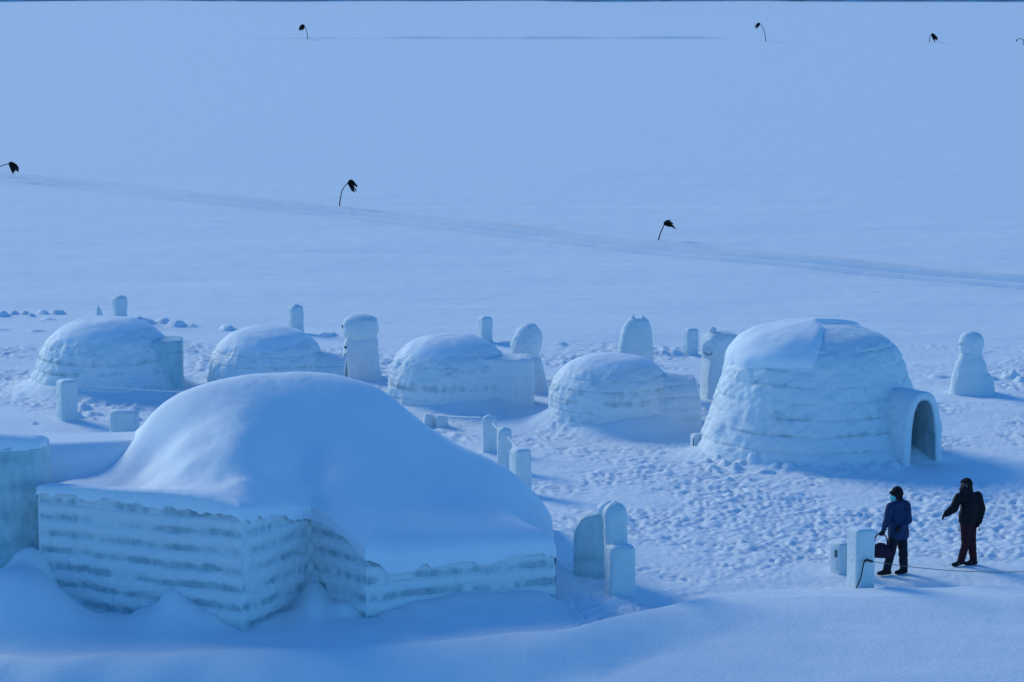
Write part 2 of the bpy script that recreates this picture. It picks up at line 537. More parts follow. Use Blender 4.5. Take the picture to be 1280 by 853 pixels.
# ------------------------------------------------------------------ thin-plate interpolation for the snow roof
def tps(pts):
    pts = np.array(pts, float)
    n = len(pts)
    def U(r2):
        return np.where(r2 > 1e-12, r2 * np.log(np.maximum(r2, 1e-12)), 0)
    d2 = ((pts[:, None, :2] - pts[None, :, :2]) ** 2).sum(-1)
    K = U(d2) + np.eye(n) * .12
    Pm = np.concatenate([np.ones((n, 1)), pts[:, :2]], 1)
    A = np.block([[K, Pm], [Pm.T, np.zeros((3, 3))]])
    w = np.linalg.solve(A, np.concatenate([pts[:, 2], np.zeros(3)]))
    def f(X, Y):
        out = w[n] + w[n + 1] * X + w[n + 2] * Y
        for i in range(n):
            out = out + w[i] * U((X - pts[i, 0]) ** 2 + (Y - pts[i, 1]) ** 2)
        return out
    return f

def edgeY(a, b, px):
    pa, pb = proj(a.x, a.y)[0], proj(b.x, b.y)[0]
    return a.lerp(b, (px - pa) / (pb - pa)).y

ctl = []
for (px, py, Y) in [
    (56, 602, HB.y + .1), (100, 604, edgeY(HB, HA, 100) + .1), (150, 607, edgeY(HB, HA, 150) + .1), (200, 610, edgeY(HB, HA, 200) + .1), (240, 613, edgeY(HB, HA, 240) + .1),
    (272, 620, edgeY(HB, HA, 272) + .15), (303, 627, HA.y + .15), (345, 624, edgeY(HA, HC, 345) + .15), (388, 622, HC.y + .1), (420, 640, edgeY(HC, HD, 420) + .1), (445, 662, edgeY(HC, HD, 445) + .1),
    (460, 668, HD.y + .15), (520, 664, edgeY(HD, HE, 520) + .15), (575, 661, edgeY(HD, HE, 575) + .15), (640, 657, edgeY(HD, HE, 640) + .15), (688, 655, HE.y + .15),
    (370, 466, 78.6), (303, 470, 78.4), (430, 471, 78.6), (480, 490, 78.6), (500, 505, 78.6), (530, 530, 78.6), (570, 556, 78.6), (610, 573, 78.6), (650, 600, 78.4), (675, 633, 78.0), (688, 664, 77.4),
    (303, 600, 74.0), (303, 568, 74.9), (303, 541, 75.6), (303, 515, 76.5), (303, 492, 77.4), (340, 600, 74.7), (340, 570, 75.4), (340, 540, 76.2), (370, 590, 75.6), (380, 555, 76.5), (420, 600, 75.4),
    (440, 620, 75.1), (440, 570, 76.3), (500, 632, 75.3), (500, 600, 76.1), (500, 560, 77.1), (575, 632, 76.0), (575, 603, 77.0), (640, 645, 76.2), (665, 655, 76.5),
    (110, 594, 76.9), (60, 600, 76.2), (155, 569, 77.9), (180, 528, 78.1), (205, 504, 78.2), (250, 482, 78.3), (135, 582, 77.6),
    (192, 516, 77.6), (209, 536, 76.8), (224, 557, 75.9), (236, 580, 75.0), (241, 600, 74.5), (265, 590, 74.5), (262, 555, 75.5), (250, 530, 76.4), (280, 604, 74.1),
    (150, 597, 76.2), (190, 602, 75.6), (210, 603, 74.8), (180, 588, 76.4)]:
    q = P(px, py, Y)
    ctl.append((q.x, q.y, q.z))
for (px, Y, z) in [(200, 80, 2.8), (303, 80.2, 3.2), (370, 80.2, 3.3), (440, 80.2, 3.1), (500, 80.2, 2.55), (560, 80.2, 1.9), (620, 80, 1.65), (660, 80, 1.3), (130, 80, 2.1), (200, 81.5, 2.0), (370, 81.6, 2.4), (500, 81.6, 1.9), (640, 81.6, 1.0), (110, 81.5, 1.8)]:
    q = P(px, 500, Y)
    ctl.append((q.x, Y, z))
roof_f = tps(ctl)

def dropH(x):
    return .16 + .30 * sm(-3.3, -2.3, x)

house = thing('snow_house', (HA.x, HA.y, 0), 'largest snow-covered house of frosted blocks, smooth white dome roof, in the left foreground', 'snow house')
org = (HA.x, HA.y, 0)
heightmass('snow_roof', HOUSE, lambda X, Y: roof_f(X, Y) + .014 * fbm2(X * 1.5, Y * 1.5, 7, 3) + .004 * fbm2(X * 6 + Y * 2, Y * 3, 8, 3), M_SNOW, house, org, lambda X, Y: .5 + .55 * sm(-3.3, -2.3, X), -.04, .022, ex=2.0, dropf=lambda X, Y: dropH(X), low=lambda X, Y: roof_f(X, Y) - dropH(X) - .09 - .14 * np.clip(.45 + fbm2(X * 2.6 + Y, Y * 2.6 - X, 15, 4), 0, 1.2) - 2.5 * sm(79, 80, Y) - 2.5 * sm(P(686, 600, 76.5).x, P(692, 600, 76.5).x, X) * sm(76.3, 76.6, Y))
def edge_top(a, b, drop=-.16):
    def f(t):
        p = a.lerp(b, t)
        ctr = Vector((-3, 77.5, 0))
        q = p + (ctr - p).normalized() * .12
        return float(roof_f(np.array(q.x), np.array(q.y))) - .02 - float(dropH(q.x))
    return f
wall_panel('block_wall', HB, HA, edge_top(HB, HA), M_BLOCK, house, org, 7, 3, left_scale=.9)
wall_panel('block_wall', HA, HC, edge_top(HA, HC), M_BLOCK, house, org, 7, 5)
wall_panel('block_wall', HC, HD, edge_top(HC, HD), M_BLOCK, house, org, 7, 8, left_scale=1.0)
wall_panel('block_wall', HD, HE, edge_top(HD, HE), M_BLOCK, house, org, 7, 13, icegain=1.3)
wall_panel('block_wall', HE, HE2, edge_top(HE, HE2), M_BLOCK, house, org, 7, 17)

# left wall beside it: a tall block wall, and a set-back snow bank that joins it to the house
LY = 74.9
lwx = [P(-220, 600, LY).x, P(50, 600, LY).x]
left = thing('snow_wall', (lwx[1], LY, 0), 'tall pale ice block wall cut off by the left edge, beside the domed snow house', 'wall')
lorg = (lwx[1], LY, 0)
lz_ = P(20, 544, LY + .25).z
LP = [Vector((lwx[0], LY, 0)), Vector((lwx[1], LY, 0)), Vector((lwx[1] + .12, LY + .65, 0)), Vector((lwx[0], LY + .65, 0))]
heightmass('snow_top', LP, lambda X, Y: lz_ + .04 * noise2(X * .8, Y * 0, 2), M_SNOW, left, lorg, .3, -.012, .04, ex=2.0, low=lambda X, Y: lz_ - .24 - .05 * noise2(X * 3, Y * 3, 4))
wall_panel('block_wall', LP[0], LP[1], lambda t: lz_ - .17, M_CLEAR, left, lorg, 6, 23, depth=.015, icegain=.35, zref=3.3)
wall_panel('block_wall', LP[1], LP[2], lambda t: lz_ - .17, M_CLEAR, left, lorg, 6, 29, depth=.015, icegain=.35, zref=3.3)
bank = thing('snow_bank', (P(100, 600, 77.6).x, 77.6, 0), 'smooth snow bank filling the corner between the left ice wall and the domed snow house', 'snow bank')
bz_ = P(100, 542, 78.4).z
BP = [Vector((P(x, 600, Y).x, Y, 0)) for (x, Y) in ((30, 75.5), (60, 76.6), (250, 77.6), (250, 79.2), (-160, 79.2), (-160, 77.5))]
def shoulder_drop(X, Y):
    return 1.5 + 0 * X
heightmass('snow_heap', BP, lambda X, Y: bz_ + .05 * noise2(X * .7, Y * .7, 12), M_SNOW, bank, (bank.location.x, 77.6, 0), lambda X, Y: .6 + 0 * X, .0, .04)

# ------------------------------------------------------------------ igloos
def dome_surface(prof, ecc=(1, 1), nth=260, nz_=130, rough=.04, courses=.26, groove=.03, seed=0, capz=None, blocks=.55, icez=None, icea=.5, lean=(0, 0), flare=.0):
    pr = np.array(prof, float)
    t = np.concatenate([[0], np.cumsum(np.hypot(np.diff(pr[:, 0]), np.diff(pr[:, 1])))])
    tt = np.linspace(0, t[-1], 400)
    r0 = np.interp(tt, t, pr[:, 0]); z0 = np.interp(tt, t, pr[:, 1])
    k = np.hanning(61); k /= k.sum()
    r0 = np.convolve(np.concatenate([2 * r0[0] - r0[30:0:-1], r0, -r0[-2:-32:-1]]), k, 'valid')
    z0 = np.convolve(np.concatenate([2 * z0[0] - z0[30:0:-1], z0, z0[-2:-32:-1]]), k, 'valid')
    r0[-1] = 0
    idx = np.linspace(0, 399, nz_).astype(int)
    r0, z0 = np.maximum(r0[idx], 0), z0[idx]
    th = np.linspace(0, 2 * np.pi, nth, endpoint=False)[:, None]
    r = r0[None, :] * np.ones_like(th); z = z0[None, :] * np.ones_like(th)
    ttop = pr[:, 1].max()
    p3 = np.stack([r * np.cos(th) * ecc[0], r * np.sin(th) * ecc[1], z], -1)
    n1 = fbm3(p3, 1.1, seed, 3); n2 = fbm3(p3, 5.5, seed + 5, 4)
    cz = (z + .02 * fbm3(p3, 1.5, seed + 8, 2)) / courses
    kk = np.floor(cz); f = cz - kk
    arc = r * th / blocks + .5 * (kk % 2)
    fb = arc - np.floor(arc)
    hid = sm(ttop * .98, ttop * .72, z + .25 * n1) if capz is None else sm(capz + .12, capz - .1, z + .12 * n1)
    line = (np.exp(-((f) / .07) ** 2) + np.exp(-((f - 1) / .07) ** 2)) * np.clip(.55 + 1.1 * noise3(p3[..., 0] * 1.6, p3[..., 1] * 1.6, kk, seed + 70), 0, 1)
    joint = np.exp(-(np.minimum(fb, 1 - fb) / .035) ** 2) * np.clip(.2 + n1, 0, 1)
    disp = (rough * 1.3 * n1 + rough * .75 * n2 * (.35 + .65 * hid)) - groove * hid * (line + .7 * joint) + groove * .45 * hid * _h(np.floor(arc), kk, kk * 0, seed)
    rr = np.maximum(r + disp * np.clip(r / (.25 * r.max()), 0, 1), 0)
    zz = z + disp * .8 * np.clip(1 - r / (.9 * r.max()), 0, 1)
    ice = np.clip(.65 * line + .45 * joint + .45 * sm(.42, .1, f) * np.clip(.2 + 1.4 * noise3(p3[..., 0] * 1.3, p3[..., 1] * 1.3, kk, seed + 90), 0, 1), 0, 1) * hid * .75
    if icez is not None:
        for (za, wa, st) in icez:
            ice = ice + st * np.exp(-((z - za + .06 * n1) / wa) ** 2) * np.clip(.5 + .9 * n2 + .8 * n1, 0, 1.2) * hid
    hgt = z / ttop
    X = rr * np.cos(th) * ecc[0] + lean[0] * hgt; Y = rr * np.sin(th) * ecc[1] + lean[1] * hgt
    return np.stack([X, Y, zz], -1), np.clip(ice, 0, 1), th, r, z

def dome(name, parent, prof, door=None, **kw):
    V, ice, th, r, z = dome_surface(prof, **kw)
    fc = gridfaces(V.shape[0], V.shape[1], True)
    if door:                      # a real opening through the dome, inside the passage
        (sx, sy), ang, hw, hh = door
        c = V.reshape(-1, 3)[fc].mean(1)
        al = (c[:, 0] - sx) * math.cos(ang) + (c[:, 1] - sy) * math.sin(ang)
        la = -(c[:, 0] - sx) * math.sin(ang) + (c[:, 1] - sy) * math.cos(ang)
        fc = fc[~((al > 0) & (np.abs(la) < hw) & (c[:, 2] < hh))]
    o = mesh(name, V, fc, M_DOME, parent, ice=ice)
    return o, V, th, z

def cap(parent, V, th, z, zc, thick=.07, seed=0, soft=.12):
    """snow lying on the crown: its own shell, a little proud of the blocks, uneven lower rim"""
    n = fbm2(th * 2.2 + 0 * z, th * 0 + seed + 0 * z, seed, 3)
    lim = zc(th) + .07 * n + .05 * fbm2(th * 9 + 0 * z, z * 3, seed + 40, 3)
    w = sm(0, soft, z - lim)
    ctr = V.mean((0, 1)); ctr[2] = 0
    d = V - ctr[None, None, :]; d = d / np.linalg.norm(d, axis=-1, keepdims=True)
    off = -.04 + (thick + .04) * w + .008 * fbm3(V, 3, seed + 3, 2) * w
    V2 = V + d * off[..., None]
    fc = gridfaces(V.shape[0], V.shape[1], True)
    keep = ((z - lim) > -.03).ravel()[fc].any(1)
    fc = fc[keep]
    used = np.unique(fc); mp = -np.ones(V.shape[0] * V.shape[1], int); mp[used] = np.arange(len(used))
    # smooth the blocks away
    A = V2.copy()
    for _ in range(14):
        A[:, 1:-1] = (A[:, :-2] + A[:, 2:] + 2 * A[:, 1:-1] + np.roll(A, 1, 0)[:, 1:-1] + np.roll(A, -1, 0)[:, 1:-1]) / 6
    V2 = A * w[..., None] + V2 * (1 - w[..., None])
    return mesh('snow_cap', V2.reshape(-1, 3)[used], mp[fc], M_SNOW, parent)

def tunnel(parent, start, ang, length, w, h, wall=.2, n=2.6, seed=0, mat=None, courses=.27, droop=0.0, nameit='entrance_tunnel', rough=.03, niche=None):
    """arched passage, open at its outer end; local coordinates of the igloo"""
    mat = mat or M_DOME
    ax = np.array([math.cos(ang), math.sin(ang), 0]); sd = np.array([-math.sin(ang), math.cos(ang), 0])
    na, nl = 90, 60
    phi = np.linspace(0, np.pi, na)[:, None]
    c, s_ = np.cos(phi), np.sin(phi)
    def arch(hw, hh):
        e = 2.0 / n
        return np.sign(c) * np.abs(c) ** e * hw, np.abs(s_) ** e * hh
    rows = []
    ices = []
    l = np.linspace(0, 1, nl)[None, :]
    ox, oz = arch(w / 2, h)
    low = -.25
    def sheet(ax_w, ax_z, ll, amp, sd_seed):
        zz = ax_z * np.ones_like(ll) * (1 - droop * ll)
        sx = ax_w * np.ones_like(ll)
        zz = np.where(zz < .02, low, zz)
        p = np.array(start)[None, None, :] + ax * (ll * length)[..., None] * np.ones((na, 1, 1)) + sd * sx[..., None] + np.array([0, 0, 1]) * zz[..., None]
        nrm = sd * (sx / (w / 2))[..., None] + np.array([0, 0, 1]) * (zz / h)[..., None]
        nn = fbm3(p, 2.5, sd_seed, 4); cz = zz / courses; f = cz - np.floor(cz)
        ln = (np.exp(-(f / .07) ** 2) + np.exp(-((f - 1) / .07) ** 2)) * sm(h * .98, h * .7, zz)
        p = p + nrm * (amp * nn - amp * .8 * ln)[..., None]
        if niche and sd_seed == seed:      # half buried doorway in the side that faces the path, its shade painted in
            f = (ll - niche[0]) / (niche[1] - niche[0]); zr = (zz - niche[2]) / (niche[3] - niche[2])
            inn = sm(-.08, .06, f) * sm(1.05, .9, f + .15 * zr ** 2) * sm(1.03, .9, zr + .6 * np.clip(f - .4, 0, 1) ** 2) * sm(-.1, .15, zr + .9 * f - .75) * (sx < 0)
            p = p - nrm * (.22 * inn)[..., None]
            return p, np.clip(.6 * ln * (.5 + nn) + inn, 0, 1)
        return p, np.clip(.6 * ln * (.5 + nn), 0, 1)
    outer, i1 = sheet(ox, oz, l, rough, seed)
    ix, iz = arch(w / 2 - wall, h - wall * .8)
    l2 = np.linspace(1, 0, nl)[None, :]
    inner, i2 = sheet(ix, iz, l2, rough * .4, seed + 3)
    # rounded lip between the two
    lip = []
    for t in (.25, .5, .75):
        m_ = outer[:, -1] * (1 - t) + inner[:, 0] * t + ax * .05 * math.sin(math.pi * t)
        lip.append(m_)
    V = np.concatenate([outer] + [m_[:, None] for m_ in lip] + [inner], 1)
    ice = np.concatenate([i1, np.zeros((na, 3)), np.clip(i2 + .9, 0, 1)], 1)  # inner sheet set to the dark ice tone, painting the passage's shade
    o = mesh(nameit, V, gridfaces(na, V.shape[1]), mat, parent, ice=ice)
    return o

GI = 'igloos on the snow field'
def igloo(key, label, prof, **kw):
    c, r = IGLOOS[key]
    t = thing('igloo', (c.x, c.y, 0), label, 'igloo', GI)
    o, V, th, z = dome('dome', t, prof, **kw)
    return t, V, th, z

# big igloo: profile is (radius, height) in metres
t, V, th, z = igloo('e', 'biggest igloo, tall pale block dome with an open arched doorway on its right side', 
    [(2.95, -.2), (2.76, .15), (2.56, .6), (2.36, 1.2), (2.14, 1.8), (2.02, 2.2), (1.88, 2.48), (1.45, 2.78), (.8, 2.93), (0, 2.97)],
    door=((1.25, -.62), R(-50), .42, 1.45), seed=101, courses=.36, groove=.036, blocks=.8, capz=2.75, rough=.05, icez=[(1.2, .25, .25), (.7, .2, .3)], lean=(-.02, 0))
def zc_e(th):
    d = (np.degrees(th) + 360) % 360
    d = np.where(d < 180, d + 360, d)
    # snow lies on the left half, bare blocks on the right front
    bare = sm(262, 276, d) * sm(420, 385, d)
    return 2.17 + .62 * bare + .15 * np.cos(th)
cap(t, V, th, z, zc_e, .08, 5, .13)
ce = IGLOOS['e'][0]
tunnel(t, (1.25, -.62, 0), R(-50), 1.70, 1.26, 1.66, .24, 2.7, 7, courses=.33)

# igloo c (middle)
t, V, th, z = igloo('c', 'igloo right behind the row of three ice posts, squared entrance tunnel on its right', 
    [(1.68, -.2), (1.58, .1), (1.56, .5), (1.50, .9), (1.33, 1.25), (1.0, 1.54), (.52, 1.72), (0, 1.76)], seed=131, courses=.27, groove=.018, rough=.045, icez=[(1.02, .07, .5), (.62, .13, .55), (.2, .06, .5)])
cap(t, V, th, z, lambda a: 1.0 + .25 * sm(-.2, 1, np.cos(a - .2)) + 0 * a, .015, 9, .5)
tunnel(t, (.6, -.6, 0), R(4), 1.45, .95, 1.27, .2, 9, 11, rough=.045, niche=(.66, .76, .05, .60))

# igloo d (cat-eared sculpture behind)
t, V, th, z = igloo('d', 'igloo in front of the cat-eared snow pillar, long rounded back dropping to the right', 
    [(1.76, -.2), (1.62, .1), (1.53, .4), (1.51, .8), (1.38, 1.15), (1.12, 1.45), (.70, 1.64), (0, 1.72)], seed=151, courses=.25, groove=.018, rough=.04, icez=[(.95, .12, .5), (.7, .08, .6), (.42, .05, .5)], lean=(-.0, 0))
cap(t, V, th, z, lambda a: 1.12 + .0 * a, .015, 14, .5)
tunnel(t, (.35, -.3, 0), R(9), 1.66, 1.9, 1.40, .25, 2.1, 17, rough=.06, droop=.16)

# igloo a (far left)
t, V, th, z = igloo('a', 'leftmost igloo, wide dome with a square block entrance on its right', 
    [(2.15, -.2), (1.98, .1), (1.84, .4), (1.69, .9), (1.52, 1.32), (1.20, 1.60), (.72, 1.80), (0, 1.87)], seed=171, courses=.28, groove=.018, rough=.05, icez=[(.62, .07, .85), (.9, .12, .4)])
cap(t, V, th, z, lambda a: 1.05 + .3 * sm(0, 1, np.cos(a)), .015, 19, .5)
tunnel(t, (.75, -.45, 0), R(5), 1.22, 1.0, 1.36, .2, 12, 23, rough=.03, mat=M_CLEAR)

# igloo b (behind the snow house roof)
t, V, th, z = igloo('b', 'igloo half hidden behind the roof of the snow house, low rounded entrance on its right', 
    [(1.62, -.2), (1.56, .1), (1.53, .5), (1.45, .9), (1.25, 1.25), (.9, 1.52), (.45, 1.66), (0, 1.70)], seed=191, courses=.27, groove=.018, rough=.04, icez=[(.42, .06, .8), (.8, .1, .3)])
cap(t, V, th, z, lambda a: .85 + .2 * sm(0, 1, np.cos(a)), .015, 24, .5)
tunnel(t, (.75, -.3, 0), R(-4), 1.25, 1.35, 1.16, .2, 2.1, 29, rough=.04, droop=.14)

# ------------------------------------------------------------------ pillars and sculptures
def loft(name, levels, mat, parent, n=2.0, res=.03, amp=.015, seed=0, ang=48, ice=None, rot=0.0, close=True, loc=None):
    """levels: (z, half width, half depth, cx, cy); superellipse sections, closed ends"""
    L = np.array([tuple(l) + (0, 0) * (1 if len(l) == 3 else 0) if len(l) == 3 else tuple(l) for l in levels], float)
    zs = [L[0, 0]]
    seglen = np.concatenate([[0], np.cumsum(np.abs(np.diff(L[:, 0])) + np.abs(np.diff(L[:, 1])) + 1e-6)])
    m = max(12, int(seglen[-1] / res))
    tt = np.linspace(0, seglen[-1], m)
    cols = [np.interp(tt, seglen, L[:, i]) for i in range(5)]
    k = np.array([1, 2, 3, 2, 1.]); k /= k.sum()
    for i in range(5):
        cc = cols[i]; e = np.concatenate([2 * cc[0] - cc[2:0:-1], cc, 2 * cc[-1] - cc[-2:-4:-1]])
        cols[i] = np.convolve(e, k, 'valid')
    z, a, b, cx, cy = cols
    th = np.linspace(0, 2 * np.pi, ang, endpoint=False)[:, None]
    c, s_ = np.cos(th), np.sin(th); e = 2.0 / n
    a = np.maximum(a, 0); b = np.maximum(b, 0)
    X = np.sign(c) * np.abs(c) ** e * a[None]; Y = np.sign(s_) * np.abs(s_) ** e * b[None]
    Zm = z[None] * np.ones_like(X)
    cr, sr = math.cos(rot), math.sin(rot)
    X, Y = X * cr - Y * sr + cx[None], X * sr + Y * cr + cy[None]
    p = np.stack([X, Y, Zm], -1)
    nn = fbm3(p + seed, 4.0, seed, 3)
    ctr = np.stack([cx[None] + 0 * X, cy[None] + 0 * X], -1)
    d = p[..., :2] - ctr; ln = np.linalg.norm(d, axis=-1, keepdims=True) + 1e-6
    p[..., :2] += d / ln * (amp * nn)[..., None] * np.clip(ln / .05, 0, 1)
    nvv = m
    fc = gridfaces(ang, nvv, True)
    V = p.reshape(-1, 3)
    # caps
    top = np.array([[cx[-1], cy[-1], z[-1]]]); bot = np.array([[cx[0], cy[0], z[0]]])
    V = np.concatenate([V, top, bot]); ti, bi = len(V) - 2, len(V) - 1
    i = np.arange(ang); i2 = (i + 1) % ang
    tf = np.stack([i * nvv + nvv - 1, i2 * nvv + nvv - 1, np.full(ang, ti)], -1)
    bf = np.stack([i2 * nvv, i * nvv, np.full(ang, bi)], -1)
    faces = [list(q) for q in fc] + [list(q) for q in tf] + [list(q) for q in bf]
    me = bpy.data.meshes.new(name)
    me.from_pydata(V.tolist(), [], [[int(x) for x in f] for f in faces])
    me.polygons.foreach_set('use_smooth', np.ones(len(me.polygons), bool))
    if ice is not None:
        at = me.attributes.new('ice', 'FLOAT', 'POINT')
        at.data.foreach_set('value', np.full(len(V), ice, np.float32))
    me.materials.append(mat)
    o = bpy.data.objects.new(name, me)
    if loc is not None:
        o.location = loc
    return put(o, parent)

def post(px, pyfoot, pytop, wpx, label, name='ice_post', depth=None, rot=0., mat=None, n=7, taper=1.0, rtop=.05, lean=0., group=None, cat='post', seed=1, amp=.02, snow=True):
    """a carved upright: foot centre pixel, top pixel, width in pixels"""
    g = G(px, pyfoot); s = S(g)
    z0 = gz(g.x, g.y)
    w = wpx / s / 2; h = (pyfoot - pytop) / s - z0
    dd = depth / 2 if depth else w
    t = thing(name, (g.x, g.y, z0), label, cat, group)
    h = max(h, .1)
    b = loft('shaft', [(-.15, w * 1.04, dd * 1.04, 0, 0), (.1, w, dd, 0, 0), (h - rtop - .02, w * taper, dd * taper, lean * (h - rtop), 0)] + [(h - rtop + rtop * math.sin(R(q_)), w * taper - min(rtop, w * .92) * (1 - math.cos(R(q_))), dd * taper - min(rtop, dd * .9) * (1 - math.cos(R(q_))), lean * h, 0) for q_ in (0, 15, 30, 45, 60, 72, 82, 90)],
             mat or M_ICE, t, n, .03, amp, seed, rot=rot)
    if snow:
        ww, d2 = max(.05, w * taper - rtop), max(.05, dd * taper - rtop)
        loft('snow_cap', [(h - .03, ww * .85, d2 * .85, lean * h, 0), (h + .0, ww * .9, d2 * .9, lean * h, 0), (h + .018, ww * .75, d2 * .75, lean * h, 0), (h + .026, ww * .3, d2 * .3, lean * h, 0)], M_SNOW, t, n, .01, .006, seed + 3, rot=rot)
    return t

GP = 'ice posts'
post(84, 527, 475, 22, 'square ice post in front of the leftmost igloo, a rope tied to it', rot=.5, group=GP, seed=2, rtop=.03)
post(156, 545, 513, 36, 'low pale ice block behind the left shoulder of the snow house roof', name='ice_block', depth=.4, group=None, cat='ice block', seed=3, rtop=.06, n=5)
post(150, 401, 370, 17, 'far ice post with a rounded top above the leftmost igloo, beside a pointed shard', rot=.55, group=GP, seed=4, rtop=.08, n=4)
post(369.5, 415, 381, 17, 'far ice post above the igloo half hidden by the snow house', rot=.6, group=GP, seed=5, rtop=.1, n=4)
post(606.5, 428, 396, 15, 'far ice post standing alone between the middle igloo and the egg-headed figure', rot=.5, group=GP, seed=6, rtop=.04)
post(863, 441, 411, 16, 'far square ice post just left of the smiling carved figure', rot=.5, group=GP, seed=7, rtop=.02)
post(612, 566, 519, 17.5, 'farthest of the three rounded ice posts in a row in the middle', group=GP, seed=8, rtop=.1, depth=.3)
post(630, 588, 534, 17.5, 'middle one of the three rounded ice posts in a row', group=GP, seed=9, rtop=.12, depth=.3, lean=.02)
post(650.5, 617, 561, 22, 'nearest of the three ice posts in a row, square and flat topped', group=GP, seed=10, rtop=.02, rot=.45)
# trio right of the snow house
def slab(pts_px, foot, depth, label, name, mat, cat, seed=0, rot=0.):
    """a slab whose front outline is given in photo pixels; real thickness"""
    g = G(*foot); s = S(g); t = thing(name, (g.x, g.y, 0), label, cat)
    return g, s, t
g = G(740, 727); s = S(g)
t = thing('ice_slab', (g.x, g.y, 0), 'wide ice slab with a sloping top, standing behind two posts right of the snow house', 'ice slab')
W = 46 / s; nseg = 40; nzv = 50
xs = np.linspace(-W / 2, W / 2 + .12, nseg); 
def slabtop(x):
    f = (x + W / 2) / W
    return (1.25 - .22 * np.clip((.22 - f) / .22, 0, 1) ** 2 + .16 * np.clip(f, 0, 1))
Vf = []
hd = .19
ringang = np.linspace(0, 2 * np.pi, 64, endpoint=False)
zs_ = np.linspace(-.2, 1, 60)
cx_ = np.sign(np.cos(ringang)) * np.abs(np.cos(ringang)) ** .28 * W / 2; cy_ = np.sign(np.sin(ringang)) * np.abs(np.sin(ringang)) ** .35 * hd
V = np.zeros((64, 60, 3))
for j, zf in enumerate(zs_):
    sh = 1 - .10 * max(0, (zf - .93) / .07) ** 2
    V[:, j, 0] = cx_ * sh; V[:, j, 1] = cy_ * sh
    V[:, j, 2] = np.where(zf < 0, zf, zf * slabtop(cx_))
nn = fbm3(V, 3, 77, 3); V[..., 1] += .02 * nn * np.sign(cy_)[:, None]
top = V[:, -1].copy(); rings = [V]
for k2 in (.66, .33, .02):
    q = top.copy(); q[:, :2] *= k2; q[:, 2] = slabtop(q[:, 0]) + .02; rings.append(q[:, None])
V = np.concatenate(rings, 1)
zrel = V[..., 2] / 1.3
mesh('slab_body', V, gridfaces(64, V.shape[1], True), M_CLEAR, t, ice=np.clip(.1 + .35 * np.exp(-((zrel - .38) / .06) ** 2) + .4 * np.exp(-((zrel - .12) / .08) ** 2), 0, 1))
post(771.5, 742, 626, 31, 'tall round-topped ice post against the wide slab, right of the snow house', group=GP, seed=11, rtop=.24, n=3.2, depth=.5, taper=.96, mat=M_ICE, lean=-.03)
g = G(757, 733); s = S(g)
hk = thing('snow_hood', (g.x, g.y + .2, 0), 'rounded snow hood on the left side of the tall round-topped ice post', 'snow hood')
hk.location = P(755, 636, g.y - .25)
loft('hood', [(-.16, .06, .08, .05, 0), (-.06, .14, .15, .0, 0), (.04, .15, .17, .02, 0), (.12, .10, .12, .06, 0), (.155, .03, .04, .09, 0)], M_SNOW, hk, 2.2, .02, .012, 3)
post(775.5, 746, 681, 33, 'shorter flat-topped ice post, nearest of the cluster right of the snow house', group=GP, seed=12, rtop=.03, n=4.5, depth=.5, rot=.2)
# right post with the cable, and the block with a niche
post(1075.5, 738, 660, 27, 'tall square ice post with a black cable, in front of the two walking people', group=GP, seed=14, rtop=.02, n=9, rot=.42, amp=.008)
g = G(1051, 714); s = S(g)
t = thing('ice_lantern', (g.x, g.y, 0), 'small ice block with a dark square niche, left of the tall square post', 'ice block')
loft('block', [(-.1, .17, .15, 0, 0), (.05, .165, .15, 0, 0), (.53, .165, .15, 0, 0), (.56, .15, .14, 0, 0)], M_ICE, t, 10, .03, .006, 21, rot=.62)
def local_box(name, c, sz, mat, parent, rz=0, bev=.006):
    x, y, z = (v / 2 for v in sz)
    Vv = [(sx * x, sy * y, sz_ * z) for sx in (-1, 1) for sy in (-1, 1) for sz_ in (-1, 1)]
    fcs = [(0, 1, 3, 2), (4, 6, 7, 5), (0, 4, 5, 1), (2, 3, 7, 6), (0, 2, 6, 4), (1, 5, 7, 3)]
    o = mesh(name, Vv, fcs, mat, parent, smooth=False)
    o.location = c; o.rotation_euler = (0, 0, rz)
    md = o.modifiers.new('b', 'BEVEL'); md.width = bev; md.segments = 2
    return o
M_RECESS_SHADE = flat_mat('recess_shade', (.10, .15, .16), .6)  # dark tone painted for the shade inside hollows and carved lines
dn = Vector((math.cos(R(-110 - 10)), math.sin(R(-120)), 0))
local_box('niche', (-.075, -.152, .38), (.13, .03, .15), M_RECESS_SHADE, t, .62 - math.pi / 2 + math.pi / 2 - .9)  # solid dark box painted as the hollow's shade
local_box('slot', (-.082, -.150, .14), (.025, .03, .20), M_RECESS_SHADE, t, -.28)  # dark strip painted as the shade in the slot

# small block left of the big igloo
g = G(873, 561)
t = thing('ice_lantern', (g.x, g.y, 0), 'small ice block with a dark slot at the left foot of the biggest igloo', 'ice block')
loft('block', [(-.1, .17, .15, 0, 0), (.3, .17, .15, 0, 0), (.35, .14, .13, 0, 0)], M_ICE, t, 8, .03, .01, 25, rot=.3)
local_box('slot', (-.115, -.158, .16), (.05, .03, .22), M_RECESS_SHADE, t, .3)  # slot is a dark strip, shade put in as colour
# blocks in front of the middle igloo
post(536, 532, 517, 13, 'low snow block at the left foot of the middle igloo, nearer the camera rope', name='snow_block', cat='snow block', seed=31, rtop=.02, rot=.2, mat=M_SCULPT)
post(552, 533, 519, 15, 'low wide snow block at the foot of the middle igloo, right of its twin', name='snow_block', cat='snow block', seed=32, rtop=.02, rot=.2, mat=M_SCULPT)
